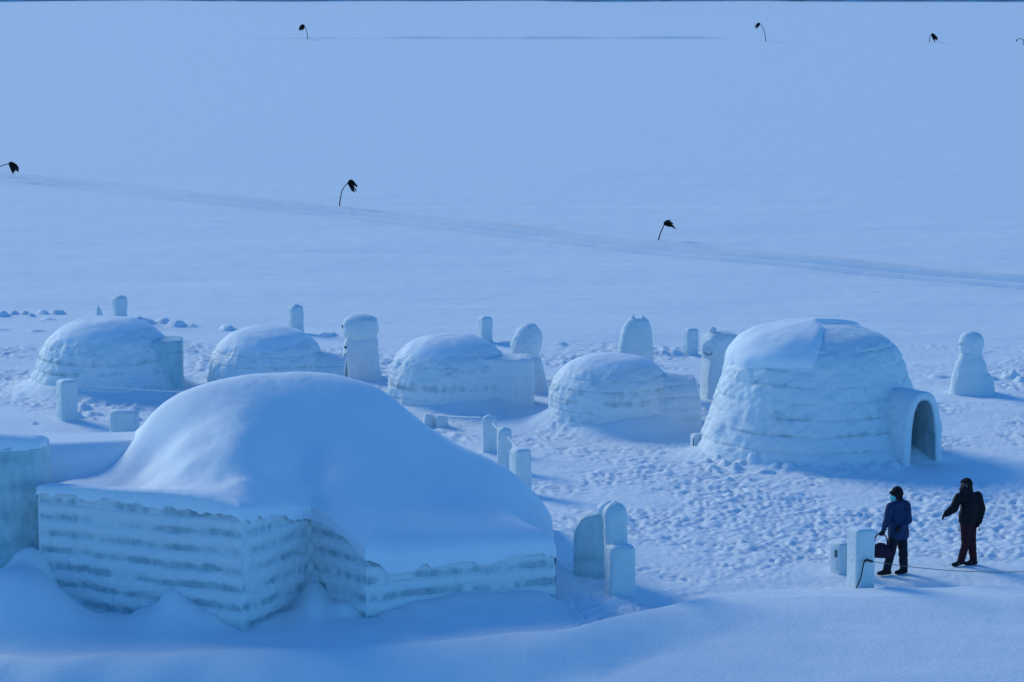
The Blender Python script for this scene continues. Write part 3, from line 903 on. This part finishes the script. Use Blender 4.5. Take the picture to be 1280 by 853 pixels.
# pointed shard
g = G(125, 399)
t = thing('ice_shard', (g.x, g.y, gz(g.x, g.y)), 'small pointed ice shard poking up above the leftmost igloo', 'ice shard')
s = S(g)
loft('shard', [(-.1, .16, .14, .03, 0), (.02, .13, .12, .02, 0), (.15, .09, .09, -.02, 0), (.28, .06, .06, -.04, 0), (.38, .015, .015, -.05, 0)], M_ICE, t, 3, .02, .02, 9)

# sculptures -------------------------------------------------------
def sculpt(px, pyf, label, name='snow_sculpture', rz=0.):
    g = G(px, pyf); z0 = gz(g.x, g.y)
    return thing(name, (g.x, g.y, z0), label, 'snow sculpture', 'snow sculptures', rz), S(g), g

def ball(name, c, r, mat, parent, sq=(1, 1, 1)):
    nth, nv_ = 20, 12
    th = np.linspace(0, 2 * np.pi, nth, endpoint=False)[:, None]; ph = np.linspace(-np.pi / 2, np.pi / 2, nv_)[None]
    V = np.stack([np.cos(th) * np.cos(ph) * r * sq[0], np.sin(th) * np.cos(ph) * r * sq[1], np.sin(ph) * r * sq[2] + 0 * th], -1)
    return mesh(name, V, gridfaces(nth, nv_, True), mat, parent, loc=c)

def disc_pts(cx, cz, rx, rz_):
    return cx, cz, rx, rz_

# snowman at 450
t, s, g = sculpt(451.5, 472, 'snowman of packed snow, broad flattened head and square body, right of the half hidden igloo')
loft('body', [(-.15, .53, .45, 0, 0), (.05, .52, .45, 0, 0), (.35, .48, .43, 0, 0), (.7, .45, .40, .0, 0), (.95, .44, .38, .02, 0), (1.08, .38, .34, .02, 0)], M_SCULPT, t, 3, .04, .035, 41)
loft('head', [(1.0, .34, .32, -.02, 0), (1.08, .42, .38, -.02, 0), (1.22, .47, .42, -.02, 0), (1.4, .47, .42, -.02, 0), (1.52, .44, .38, .0, 0), (1.6, .32, .28, .0, 0), (1.65, .16, .15, -.02, 0), (1.66, .05, .05, 0, 0)], M_SCULPT, t, 2.8, .03, .03, 42)
for (x, y_, z_) in ((-.45, -.19, 1.36), (-.36, -.30, 1.37)):
    ball('eye', (x, y_, z_), .045, M_DARKHOLE, t, (1, .5, 1.3))
for z_ in (.82, .62):
    ball('button', (-.40, -.27, z_), .035, M_DARKHOLE, t)
# egg head at 660
t, s, g = sculpt(663, 489, 'snow figure with a tilted egg-shaped head on a leaning tapered body, between two igloos')
loft('body', [(-.15, .42, .38, .08, 0), (.1, .40, .36, .06, 0), (.5, .34, .32, .03, 0), (.85, .28, .27, .0, 0), (1.0, .2, .2, -.04, 0)], M_SCULPT, t, 3.2, .04, .02, 45)
loft('head', [(.84, .14, .14, -.08, 0), (.9, .26, .24, -.1, 0), (1.05, .37, .32, -.11, 0), (1.25, .41, .36, -.1, 0), (1.45, .38, .34, -.07, 0), (1.62, .30, .27, -.05, 0), (1.72, .20, .19, -.02, 0), (1.77, .12, .12, .0, 0), (1.79, .04, .04, .01, 0)], M_SCULPT, t, 2.2, .03, .03, 46)
# cat eared pillar behind igloo d
t, s, g = sculpt(794, 494, 'tall rounded snow pillar with two small pointed ears, standing behind an igloo')
loft('body', [(-.15, .48, .42, 0, 0), (.3, .48, .42, 0, 0), (.9, .47, .41, .0, 0), (1.3, .44, .38, .01, 0), (1.6, .40, .35, .02, 0), (1.80, .345, .28, .04, 0), (1.92, .28, .22, .06, 0), (1.985, .20, .15, .07, 0)], M_SCULPT, t, 2.6, .04, .015, 49)
for x in (-.06, .20):
    e = loft('ear', [(-.04, .07, .06, 0, 0), (.04, .05, .04, 0, 0), (.11, .008, .008, .0, 0)], M_SCULPT, t, 2, .02, .004, 3)
    e.location = (x, -.02, 1.96)
loft('belly', [(.75, .30, .30, -.12, -.14), (1.0, .31, .30, -.12, -.14), (1.2, .22, .24, -.12, -.12), (1.3, .05, .05, -.12, -.1)], M_SCULPT, t, 2.2, .03, .01, 50)
# smiling carved figure at 895
t, s, g = sculpt(893, 497, 'slab-like carved snow figure with a round smiling face and a small knob on top')
loft('body', [(-.15, .30, .36, -.02, 0), (.05, .29, .35, -.02, 0), (.5, .29, .35, -.0, 0), (.9, .27, .35, .02, 0), (1.0, .30, .38, .05, 0), (1.05, .40, .42, .12, 0), (1.25, .42, .44, .14, 0), (1.5, .42, .44, .14, 0), (1.63, .36, .38, .12, 0), (1.68, .2, .2, .1, 0)], M_SCULPT, t, 5, .03, .015, 53, rot=.35)
f = loft('face', [(-.03, .22, .25, 0, 0), (.06, .21, .24, 0, 0), (.09, .16, .19, 0, 0), (.095, .05, .05, 0, 0)], M_SCULPT, t, 2, .015, .004, 54)
fc_rot = (R(90), 0, R(-28))
f.location = (-.14, -.41, 1.28); f.rotation_euler = fc_rot
fm = Matrix.Rotation(R(-28), 4, 'Z')
for (x, z_) in ((-.08, .07), (.08, .07)):
    p = fm @ Vector((x, -.10, z_)); ball('eye', (p.x - .14, p.y - .41, p.z + 1.28), .035, M_SCULPT, t, (1, .6, 1))
p = fm @ Vector((0, -.11, -.02)); ball('nose', (p.x - .14, p.y - .41, p.z + 1.28), .05, M_SCULPT, t, (1, .8, 1))

def tube(name, pts, r, mat, parent=None, ang=8, closed_ends=True, radii=None):
    pts = [Vector(p) for p in pts]
    n_ = len(pts); V = []
    up = Vector((0, 0, 1))
    for i, p in enumerate(pts):
        d = (pts[min(i + 1, n_ - 1)] - pts[max(i - 1, 0)]).normalized()
        a = d.cross(up)
        if a.length < 1e-3:
            a = Vector((1, 0, 0))
        a.normalize(); b = a.cross(d)
        rr = radii[i] if radii else r
        for k_ in range(ang):
            t_ = 2 * math.pi * k_ / ang
            V.append(p + a * math.cos(t_) * rr + b * math.sin(t_) * rr)
    fcs = []
    for i in range(n_ - 1):
        for k_ in range(ang):
            k2_ = (k_ + 1) % ang
            fcs.append((i * ang + k_, i * ang + k2_, (i + 1) * ang + k2_, (i + 1) * ang + k_))
    me = bpy.data.meshes.new(name)
    fcs.append(tuple(range(ang))[::-1]); fcs.append(tuple((n_ - 1) * ang + k_ for k_ in range(ang)))
    me.from_pydata([tuple(v) for v in V], [], fcs)
    me.polygons.foreach_set('use_smooth', np.ones(len(me.polygons), bool))
    me.materials.append(mat)
    return put(bpy.data.objects.new(name, me), parent)

sml = [fm @ Vector((.10 * math.cos(a_), -.10, -.055 - .07 * math.sin(a_))) + Vector((-.14, -.41, 1.28)) for a_ in np.linspace(0, math.pi, 12)]
tube('mouth', sml, .010, M_RECESS_SHADE, t)  # dark tube paints the shade of the carved smile
ball('knob', (-.06, -.08, 1.72), .10, M_SCULPT, t, (1, 1, .9))
# penguin-like at 1213
t, s, g = sculpt(1215, 492, 'bell-shaped snow figure with a narrow rounded head, alone right of the biggest igloo')
loft('body', [(-.15, .62, .5, .0, 0), (.05, .58, .48, 0, 0), (.3, .54, .45, 0, 0), (.48, .50, .42, -.02, 0), (.52, .45, .40, -.04, 0), (.75, .39, .36, -.04, 0), (.95, .30, .30, -.05, 0), (1.05, .28, .28, -.05, 0)], M_SCULPT, t, 2.3, .03, .02, 57)
loft('head', [(.95, .27, .26, -.05, 0), (1.1, .30, .28, -.05, 0), (1.3, .32, .30, -.04, 0), (1.42, .31, .28, -.04, 0), (1.5, .26, .24, -.04, 0), (1.56, .17, .16, -.04, 0), (1.59, .05, .05, -.04, 0)], M_SCULPT, t, 2.3, .03, .02, 58)
ball('beak', (-.32, -.16, 1.28), .06, M_SCULPT, t, (1.3, .8, .7))

# ropes ------------------------------------------------------------
def rope(a, b, sag, r, mat, label, name='rope', cat='rope', nseg=24, group=None):
    pts = []
    for i in range(nseg + 1):
        f = i / nseg; p = Vector(a).lerp(Vector(b), f); p.z -= sag * 4 * f * (1 - f); pts.append(p)
    c = pts[0].copy()
    o = tube(name, [p - c for p in pts], r, mat)
    o.location = c
    return tag(o, label, cat, group)

GR = 'frosted ropes between posts'
ya = G(84, 527).y; rope(P(91, 480, ya), P(236, 490, ya + .4), .03, .014, M_ROPE, 'frosted rope running right from the square post before the leftmost igloo', group=GR)
rope(P(492, 511, G(550, 532).y), P(603, 522, G(612, 566).y), .05, .014, M_ROPE, 'long frosted rope in front of the middle igloo, reaching the farthest of the three posts', group=GR)
rope(P(615, 528, G(612, 566).y - .15), P(624, 538, G(630, 588).y), .02, .013, M_ROPE, 'short frosted rope from the farthest to the middle one of the three posts', group=GR)
rope(P(634, 545, G(630, 588).y - .15), P(648, 562, G(650, 617).y), .02, .013, M_ROPE, 'short frosted rope from the middle to the nearest of the three posts', group=GR)
yy_ = G(768, 742).y - .28
rope(P(758, 672, yy_), P(773, 681, yy_ - .05), .01, .013, M_ROPE, 'short frosted rope end across the tall round-topped post', group=GR)
yp = G(1076, 738).y
cb = [P(1083, 701, yp - .28), P(1080, 703, yp - .30), P(1078, 712, yp - .31), P(1076, 722, yp - .32), P(1072, 732, yp - .34), P(1069, 737, yp - .38)]
pts = []
for i in range(len(cb) - 1):
    for k_ in range(5):
        pts.append(cb[i].lerp(cb[i + 1], k_ / 5))
pts.append(cb[-1]); c0 = pts[0].copy()
o = tube('cable', [p - c0 for p in pts], .013, M_CABLE); o.location = c0
tag(o, 'black cable hanging down the face of the tall square ice post', 'cable')
kn = [P(1080, 702, yp - .30), P(1084, 700, yp - .30), P(1088, 701.5, yp - .22), P(1091, 702, yp - .1)]
c0 = kn[0].copy(); o = tube('knot', [p - c0 for p in kn], .022, M_CABLE); o.location = c0
tag(o, 'dark knot of rope around the tall square ice post', 'knot')
rope(P(1091, 702, yp - .1), P(1330, 712, yp + .15), .12, .007, M_THINROPE, 'thin dark rope running right from the tall square post past the walkers', nseg=60)

# withered plants on the ice ---------------------------------------
def plant(foot, stem_px, head, hscale, label, seed, tilt=0):
    """foot pixel, stem pixels from foot to head, the head's leaf clump"""
    g = G(*foot); s = S(g); z0 = gz(g.x, g.y)
    t = thing('withered_plant', (g.x, g.y, z0), label, 'withered plant', 'withered plants on the frozen lake')
    pts = []
    raw = [Vector(((x - foot[0]) / s, 0, (foot[1] - y) / s)) for (x, y) in stem_px]
    # smooth the polyline
    for i in range(len(raw) - 1):
        p0, p1, p2, p3 = raw[max(i - 1, 0)], raw[i], raw[i + 1], raw[min(i + 2, len(raw) - 1)]
        for k_ in range(6):
            f = k_ / 6
            pts.append(.5 * ((2 * p1) + (p2 - p0) * f + (2 * p0 - 5 * p1 + 4 * p2 - p3) * f * f + (3 * p1 - p0 - 3 * p2 + p3) * f ** 3))
    pts.append(raw[-1])
    pts[0].z -= .1
    n_ = len(pts)
    tube('stem', pts, .02, M_STEM, t, 6, radii=[.024 - .008 * i / n_ for i in range(n_)])
    # head: a bowl-like seed head with shrivelled leaves drooping from it
    rn = random.Random(seed)
    c = raw[-1]
    bmv, bmf = [], []
    R0 = hscale
    hx = Vector((head[0], 0, head[1])).normalized()
    for i in range(16):
        a_ = rn.uniform(0, 2 * math.pi)
        ln = R0 * rn.uniform(.7, 1.25)
        side = Vector((math.cos(a_) * .55, math.sin(a_) * .6, rn.uniform(-.35, .35)))
        d = (hx * 1.0 + side).normalized()
        w = R0 * rn.uniform(.16, .3)
        perp = d.cross(Vector((rn.uniform(-1, 1), rn.uniform(-1, 1), rn.uniform(-1, 1)))).normalized()
        o_ = c - hx * R0 * .1
        row = []
        for k_ in range(6):
            f = k_ / 5
            p = o_ + d * ln * f + Vector((0, 0, -R0 * .55 * f * f)) + perp * .05 * R0 * math.sin(5 * f + i)
            ww = w * math.sin(math.pi * min(1, f * .85 + .12)) + .004
            nrm = d.cross(perp).normalized() * (.012 + .03 * R0)
            row.append([p - perp * ww, p + nrm, p + perp * ww, p - nrm])
        b = len(bmv)
        for r_ in row:
            bmv += r_
        for k_ in range(5):
            for q in range(4):
                bmf.append((b + k_ * 4 + q, b + k_ * 4 + (q + 1) % 4, b + (k_ + 1) * 4 + (q + 1) % 4, b + (k_ + 1) * 4 + q))
        bmf.append((b, b + 1, b + 2, b + 3)); bmf.append((b + 23, b + 22, b + 21, b + 20))
    me = bpy.data.meshes.new('seed_head')
    me.from_pydata([tuple(v) for v in bmv], [], bmf)
    me.materials.append(M_LEAF)
    put(bpy.data.objects.new('seed_head', me), t)
    return t

plant((424.3, 261), [(424.3, 261), (425.5, 248), (429, 236), (437, 227)], (1, -.35), .28, 'withered plant with an arched stem and ragged dark head, left of centre', 1)
plant((823, 300), [(823, 300), (826, 290), (830, 281), (831, 279)], (.8, .35), .33, 'short withered plant leaning right with a jagged dark leaf head, beside the track', 2)
plant((-12, 228), [(-12, 228), (-8, 217), (2, 208), (13, 205)], (1, -.3), .34, 'withered plant bent over at the left edge, its dark head hanging near the track', 3)
plant((384.5, 49), [(384.5, 49), (384, 42), (382, 35), (380, 32)], (-1, -.35), .30, 'withered plant with a small dark head drooping left, far upper left', 4)
plant((957, 52), [(957, 52), (956, 42), (952, 32), (949, 30)], (-1, -.4), .27, 'withered plant with long curved stem and tiny head drooping left, far upper right', 5)
plant((1162, 53), [(1162, 53), (1162, 47), (1163, 44), (1165, 43)], (1, -.35), .33, 'short withered plant with a round dark head drooping right, far at the upper right', 6)
plant((1279.5, 56), [(1279.5, 56), (1279, 50), (1275, 48.3), (1271, 49.5)], (-.4, -1), .07, 'withered plant with a tiny drooping head, cut by the right edge far away', 7)

# ------------------------------------------------------------------ people
M_SKIN = flat_mat('skin', (.10, .065, .05), .6, .1)  # darkened so the faces look shaded
M_JB = flat_mat('blue_jacket', (.014, .034, .095), .7, .25, 12)
M_PANTS = flat_mat('dark_trousers', (.010, .013, .024), .8, .25, 12)
M_BOOT = flat_mat('black_boots', (.008, .008, .010), .6)
M_HAT = flat_mat('black_wool', (.008, .009, .012), .9)
M_MASK = flat_mat('mint_mask', (.10, .52, .50), .7, .05)
M_JK = flat_mat('black_jacket', (.008, .008, .012), .75, .2, 12)
M_RED = flat_mat('dark_red_trousers', (.042, .008, .015), .8, .25, 12)
M_BAG = flat_mat('dark_bag', (.022, .010, .028), .7, .3, 12)
M_EYE = flat_mat('dark_eye', (.01, .01, .012), .4)
M_STRIPE = flat_mat('jacket_panel', (.05, .09, .16), .7, .2)

def capsule(p0, r0, p1, r1, sx=1.0):
    p0, p1 = Vector(p0), Vector(p1)
    d = p1 - p0
    L = max(d.length, 1e-4); d = d / L
    a = d.cross(Vector((0, 1, 0)) if abs(d.y) < .9 else Vector((1, 0, 0))).normalized(); b = d.cross(a)
    rings = []
    for t_ in np.linspace(-90, 0, 5):
        rings.append((-math.cos(R(t_ + 90) ) * 0 + r0 * math.sin(R(t_)), r0 * math.cos(R(t_))))
    rings = [(x, max(r, .0005)) for x, r in rings]
    rings2 = [(L + r1 * math.sin(R(t_)), max(.0005, r1 * math.cos(R(t_)))) for t_ in np.linspace(0, 90, 5)]
    V, Fs = [], []
    n_ = 14
    rr = rings + rings2
    for (x, r) in rr:
        for k_ in range(n_):
            t_ = 2 * math.pi * k_ / n_
            V.append(p0 + d * x + a * math.cos(t_) * r + b * math.sin(t_) * r)
    for i in range(len(rr) - 1):
        for k_ in range(n_):
            k2_ = (k_ + 1) % n_
            Fs.append((i * n_ + k_, i * n_ + k2_, (i + 1) * n_ + k2_, (i + 1) * n_ + k_))
    Fs.append(tuple(range(n_))[::-1]); Fs.append(tuple((len(rr) - 1) * n_ + k_ for k_ in range(n_)))
    return V, Fs

def melt(name, segs, mat, parent, voxel=.014, smooth=4, wrinkle=0.0, seed=0):
    """tapered limbs merged by a voxel remesh into one continuous surface"""
    V, Fs = [], []
    for sg in segs:
        v, f = capsule(*sg[:4])
        if len(sg) > 4:   # squash in y round the segment's middle
            my = (sg[0][1] + sg[2][1]) / 2
            v = [Vector((q.x, my + (q.y - my) * sg[4], q.z)) for q in v]
        b = len(V); V += v; Fs += [tuple(i + b for i in q) for q in f]
    me = bpy.data.meshes.new(name + '_tmp')
    me.from_pydata([tuple(v) for v in V], [], Fs)
    o = bpy.data.objects.new(name + '_tmp', me); COL.objects.link(o)
    md = o.modifiers.new('r', 'REMESH'); md.mode = 'VOXEL'; md.voxel_size = voxel; md.use_smooth_shade = True
    m2 = o.modifiers.new('s', 'SMOOTH'); m2.iterations = smooth; m2.factor = .5
    dg = bpy.context.evaluated_depsgraph_get()
    nm = bpy.data.meshes.new_from_object(o.evaluated_get(dg))
    bpy.data.objects.remove(o); bpy.data.meshes.remove(me)
    nm.name = name
    if wrinkle:
        co = np.zeros(len(nm.vertices) * 3); nm.vertices.foreach_get('co', co); co = co.reshape(-1, 3)
        no = np.zeros(len(nm.vertices) * 3); nm.vertices.foreach_get('normal', no); no = no.reshape(-1, 3)
        q = co.copy(); q[:, 2] *= 1.8
        co += no * (wrinkle * fbm3(q, 7, seed, 3))[:, None]
        nm.vertices.foreach_set('co', co.ravel())
    nm.polygons.foreach_set('use_smooth', np.ones(len(nm.polygons), bool))
    nm.materials.clear(); nm.materials.append(mat)
    return put(bpy.data.objects.new(name, nm), parent)

def glove(parent, wrist, palm_dir, finger_dir, thumb_dir, curl, name='glove'):
    w = Vector(wrist); pd = Vector(palm_dir).normalized(); fd = Vector(finger_dir).normalized(); td = Vector(thumb_dir).normalized()
    side = pd.cross(fd).normalized()
    segs = [(w - pd * .03, .036, w + pd * .04, .040), (w + pd * .03 - td * .02, .030, w + pd * .08 - td * .022, .026), (w + pd * .03 + td * .02, .030, w + pd * .08 + td * .022, .026)]
    for k_, (off, ln) in enumerate(((.032, .9), (.011, 1.0), (-.011, .95), (-.032, .75))):
        a = w + pd * .085 + td * off
        b = a + (pd * (1 - curl) + fd * curl).normalized() * .036 * ln
        c = b + (pd * (1 - 1.6 * curl) + fd * 1.6 * curl).normalized() * .03 * ln
        e = c + (fd * 1.0 - pd * .6 * curl).normalized() * .022 * ln
        segs += [(a, .0125, b, .012), (b, .012, c, .011), (c, .011, e, .0095)]
    a = w + pd * .02 + td * .035; b = a + (td * .8 + pd * .5).normalized() * .04; c = b + (pd * .6 + fd * .8).normalized() * .035
    segs += [(a, .015, b, .0135), (b, .0135, c, .011)]
    return melt(name, segs, M_HAT, parent, .006, 1)

def boot(parent, ankle, toe_dir, pitch=0., name='boot'):
    a = Vector(ankle); td = Vector(toe_dir).normalized(); up = Vector((0, 0, 1))
    h = a.z
    heel = a - td * .05 - up * (h - .045); ball_ = a + td * .12 - up * (h - .04); toe = a + td * .18 - up * (h - .04)
    if pitch:
        heel.z += pitch
    segs = [(a + up * .10, .062, a - up * .02, .058), (a, .055, heel, .045), (heel, .045, ball_, .047), (ball_, .047, toe, .038), (a, .05, ball_, .042)]
    o = melt(name, segs, M_BOOT, parent, .011, 2)
    sole = []
    return o

def person_a():
    foot = G(1121, 716); z0 = gz(foot.x, foot.y)
    t = thing('person', (foot.x, foot.y, z0), 'person in a blue jacket, dark cap and mint face mask, walking left with a bag', 'person')
    fdv = Vector((-.86, -.5, 0)).normalized()      # facing
    sv = Vector((-fdv.y, fdv.x, 0))                # towards his left... pointing
    head = Vector((-.03, -.02, 1.60))
    RS, LS = (-.16, -.10, 1.38), (.17, .06, 1.38)   # shoulders as seen
    RE, RW = (-.22, -.16, 1.12), (-.30, -.22, .92)
    LE, LW = (.22, -.02, 1.10), (.06, -.20, .97)
    H1, K1, A1 = (-.06, -.06, .88), (-.13, -.10, .48), (-.20, -.08, .12)
    H2, K2, A2 = (.08, .05, .88), (.12, .02, .48), (.14, .03, .12)
    segs = [(head + Vector((0, 0, .02)), .098, head - Vector((0, 0, .06)) + fdv * .02, .075), (head - Vector((0, 0, .08)), .058, (0, 0, 1.42), .062),
            ((0, 0, 1.38), .11, (0, 0, 1.1), .13), ((0, 0, 1.1), .13, (0, 0, .9), .14), ((-.12, -.07, 1.38), .07, (.13, .05, 1.38), .07),
            (RS, .06, RE, .045), (RE, .045, RW, .032), (LS, .06, LE, .045), (LE, .045, LW, .032),
            (RW, .034, Vector(RW) + Vector((-.02, -.01, -.07)), .028), (LW, .034, Vector(LW) + Vector((-.06, -.02, -.02)), .028),
            (H1, .09, K1, .06), (K1, .06, A1, .04), (H2, .09, K2, .06), (K2, .06, A2, .04),
            (A1, .03, Vector(A1) + fdv * .14 - Vector((0, 0, .08)), .016), (A2, .03, Vector(A2) + fdv * .14 - Vector((0, 0, .08)), .016),
            (head + fdv * .09, .014, head + fdv * .108 - Vector((0, 0, .02)), .014),
            (head + sv * .095, .02, head + sv * .095 - Vector((0, 0, .03)), .015), (head - sv * .095, .02, head - sv * .095 - Vector((0, 0, .03)), .015)]
    melt('body', segs, M_SKIN, t, .013, 2)
    for k_ in (-1, 1):
        p = head + fdv * .088 + sv * .034 * k_ + Vector((0, 0, .012)); ball('eye', p, .012, M_EYE, t)
    # jacket
    j = [((-.03, -.01, 1.40), .13, (.0, 0, 1.15), .165), ((0, 0, 1.15), .165, (.0, 0, .84), .17), ((-.13, -.08, 1.37), .085, (.14, .05, 1.37), .09), ((0, 0, 1.42), .11, (.01, 0, 1.47), .085),
         (RS, .085, RE, .072), (RE, .072, RW, .052), (LS, .095, LE, .080), (LE, .080, LW, .058), ((-.05, -.05, .98), .15, (-.04, -.04, .80), .155), ((.07, .04, 1.0), .15, (.09, .04, .80), .15), ((.06, .05, 1.45), .08, (.12, .08, 1.40), .08)]
    jk = melt('jacket', j, M_JB, t, .015, 5, .010, 3)
    # front panel with the zip line
    pts = [(-.155 - .008 * i + .0, -.075 - (.01 if i > 3 else 0), 1.36 - .085 * i) for i in range(7)]
    p_ = melt('zip_placket', [((-.14, -.115, 1.34), .018, (-.15, -.145, 1.1), .018), ((-.15, -.145, 1.1), .018, (-.155, -.155, .84), .018)], M_STRIPE, t, .008, 1)
    tr = [(H1, .115, K1, .095), (K1, .095, Vector(A1) + Vector((0, 0, .0)), .085), (H2, .115, K2, .095), (K2, .095, Vector(A2), .085), (H1, .12, H2, .12)]
    melt('trousers', tr, M_PANTS, t, .015, 4, .010, 5)
    boot(t, A1, (-1, -.3, 0)); boot(t, A2, (-.9, -.5, 0))
    # cap with ear flaps and brim
    hp = head + Vector((.005, 0, .03))
    cp = [(hp, .125, hp + Vector((.01, 0, .03)), .118), (hp + Vector((.035, .02, -.10)), .085, hp + Vector((.03, .02, 0)), .11), (hp + fdv * .10 + Vector((0, 0, .035)) + sv * .04, .026, hp + fdv * .15 + Vector((0, 0, .02)) + sv * .03, .02),
          (hp + fdv * .10 + Vector((0, 0, .035)) - sv * .04, .026, hp + fdv * .15 + Vector((0, 0, .02)) - sv * .03, .02), (hp + Vector((.05, .02, -.12)), .075, hp + Vector((.05, .02, -.16)), .07)]
    melt('cap', cp, M_HAT, t, .011, 2)
    # hollow for the face is in front of the cap: mask
    mk = head + fdv * .088 - Vector((0, 0, .055))
    melt('face_mask', [(mk - sv * .035 + Vector((0, 0, .015)), .045, mk + sv * .035 + Vector((0, 0, .015)), .045), (mk - sv * .02 - Vector((0, 0, .03)), .040, mk + sv * .02 - Vector((0, 0, .03)), .040)], M_MASK, t, .009, 2)
    glove(t, RW, (-.25, -.1, -1), (-.3, .95, -.2), (-.9, -.3, 0), .75)
    glove(t, LW, (-.95, -.25, -.2), (-.2, .2, -1), (-.1, -.6, .8), .5)
    # the bag in his right hand
    bx = Vector((-.34, -.235, .70)) + Vector((foot.x, foot.y, z0))
    b = thing('duffel_bag', (foot.x - .355, foot.y - .24, z0 + .40), 'dark purple duffel bag hanging from the hand of the person in blue', 'bag')
    melt('bag_body', [((-.10, 0, .105), .085, (.13, -.0, .095), .09, 1.1), ((-.06, 0, .18), .085, (.10, 0, .165), .085, 1.0), ((-.0, 0, .245), .05, (.06, 0, .24), .05)], M_BAG, b, .013, 3, .006, 9)
    hz = .455
    for dy in (-.03, .03):
        pts = []
        for i in range(13):
            a_ = math.pi * i / 12
            pts.append(((.02 - .11 * math.cos(a_)), dy * (1 - .7 * math.sin(a_)), .24 + (hz - .24) * math.sin(a_) ** .7))
        tube('handle', pts, .011, M_BAG, b, 7)
    b.scale = (1.22, 1.2, 1.12); b.location.x -= .02; b.location.z -= .045
    for x in (-.17, .19):
        tube('end_strap', [(x * .9, -.06, .14), (x, -.03, .15), (x, .03, .15), (x * .9, .06, .14)], .010, M_HAT, b, 6)
    return t

def person_b():
    foot = G(1209, 706); z0 = gz(foot.x, foot.y)
    t = thing('person', (foot.x, foot.y, z0), 'person in a black hooded jacket and dark red trousers, one arm held out', 'person')
    fdv = Vector((-.62, -.78, 0)).normalized(); sv = Vector((-fdv.y, fdv.x, 0))
    head = Vector((-.06, -.02, 1.62))
    RS, LS = (-.20, -.06, 1.40), (.19, .06, 1.40)
    RE, RW = (-.30, -.13, 1.19), (-.45, -.22, 1.10)
    LE, LW = (.27, .08, 1.13), (.22, -.0, .90)
    H1, K1, A1 = (-.05, -.03, .88), (-.05, -.12, .47), (-.13, -.06, .12)
    H2, K2, A2 = (.07, .03, .88), (.08, -.02, .47), (.13, .05, .12)
    segs = [(head + Vector((0, 0, .02)), .098, head - Vector((0, 0, .06)) + fdv * .02, .078), (head - Vector((0, 0, .08)), .06, (0, 0, 1.44), .065),
            ((0, 0, 1.40), .12, (0, 0, 1.1), .13), ((0, 0, 1.1), .13, (0, 0, .9), .14), ((-.15, -.05, 1.40), .07, (.15, .05, 1.40), .07),
            (RS, .06, RE, .048), (RE, .048, RW, .034), (LS, .06, LE, .048), (LE, .048, LW, .034),
            (RW, .034, Vector(RW) + Vector((-.05, -.03, -.04)), .028), (LW, .034, Vector(LW) + Vector((-.0, -.02, -.07)), .028),
            (H1, .09, K1, .06), (K1, .06, A1, .04), (H2, .09, K2, .06), (K2, .06, A2, .04),
            (A1, .03, Vector(A1) + fdv * .12 - Vector((0, 0, .08)), .016), (A2, .03, Vector(A2) + fdv * .12 - Vector((0, 0, .08)), .016),
            (head + fdv * .09, .015, head + fdv * .11 - Vector((0, 0, .025)), .016), (head + fdv * .082 - Vector((0, 0, .065)) - sv * .015, .014, head + fdv * .082 - Vector((0, 0, .065)) + sv * .015, .014)]
    melt('body', segs, M_SKIN, t, .013, 2)
    for k_ in (-1, 1):
        p = head + fdv * .09 + sv * .034 * k_ + Vector((0, 0, .012)); ball('eye', p, .012, M_EYE, t)
    j = [((0, 0, 1.40), .15, (.02, 0, 1.18), .19), ((.02, 0, 1.18), .19, (.0, 0, .96), .185), ((-.15, -.05, 1.39), .095, (.16, .05, 1.39), .10), ((-.02, 0, 1.43), .12, (-.03, 0, 1.49), .10),
         (RS, .095, RE, .088), (RE, .088, RW, .072), (LS, .105, LE, .095), (LE, .095, LW, .066), ((-.06, -.04, 1.05), .14, (-.07, -.04, .94), .13), ((.07, .03, 1.05), .15, (.09, .03, .94), .13)]
    melt('jacket', j, M_JK, t, .015, 5, .010, 13)
    hp = head + Vector((.012, .02, .02)) - fdv * .02
    hd_ = [(hp + Vector((0, 0, .02)), .128, hp + Vector((0, 0, -.03)), .12), (hp + Vector((.02, .02, -.08)), .11, hp + Vector((.02, .02, -.16)), .115), (hp + sv * .09 + fdv * .05 + Vector((0, 0, -.08)), .045, hp + sv * .07 + fdv * .06 + Vector((0, 0, -.17)), .05),
           (hp - sv * .09 + fdv * .05 + Vector((0, 0, -.08)), .045, hp - sv * .07 + fdv * .06 + Vector((0, 0, -.17)), .05), (hp + fdv * .07 + Vector((0, 0, .075)) - sv * .05, .045, hp + fdv * .07 + Vector((0, 0, .075)) + sv * .05, .045)]
    melt('hood', hd_, M_JK, t, .012, 3)
    melt('scarf', [(head + fdv * .062 - Vector((0, 0, .055)) - sv * .03, .062, head + fdv * .062 - Vector((0, 0, .055)) + sv * .03, .062), (head + fdv * .05 - Vector((0, 0, .11)) - sv * .04, .058, head + fdv * .05 - Vector((0, 0, .11)) + sv * .04, .058)], M_PANTS, t, .011, 2)  # dark cover drawn over the nose, also painting the face's shade
    tr = [(H1, .115, K1, .088), (K1, .088, Vector(A1), .078), (H2, .115, K2, .088), (K2, .088, Vector(A2), .078), (H1, .115, H2, .115)]
    melt('trousers', tr, M_RED, t, .015, 4, .010, 15)
    boot(t, A1, (-.95, -.4, 0), .03); boot(t, A2, (-.95, -.4, 0))
    glove(t, RW, (-.8, -.35, -.55), (.1, .1, -1), (-.3, -.8, .4), .4)
    glove(t, LW, (-.15, -.3, -1), (-.6, .6, -.2), (-.5, -.8, 0), .45)
    for x, y_ in ((-.19, -.10), (.22, -.05)):
        tube('drawcord', [(x, y_, .86), (x - .003, y_, .80), (x + .004, y_, .75)], .008, M_JK, t, 6)
        ball('toggle', (x + .004, y_, .735), .016, M_JK, t, (1, 1, 1.3))
    return t

person_a()
person_b()
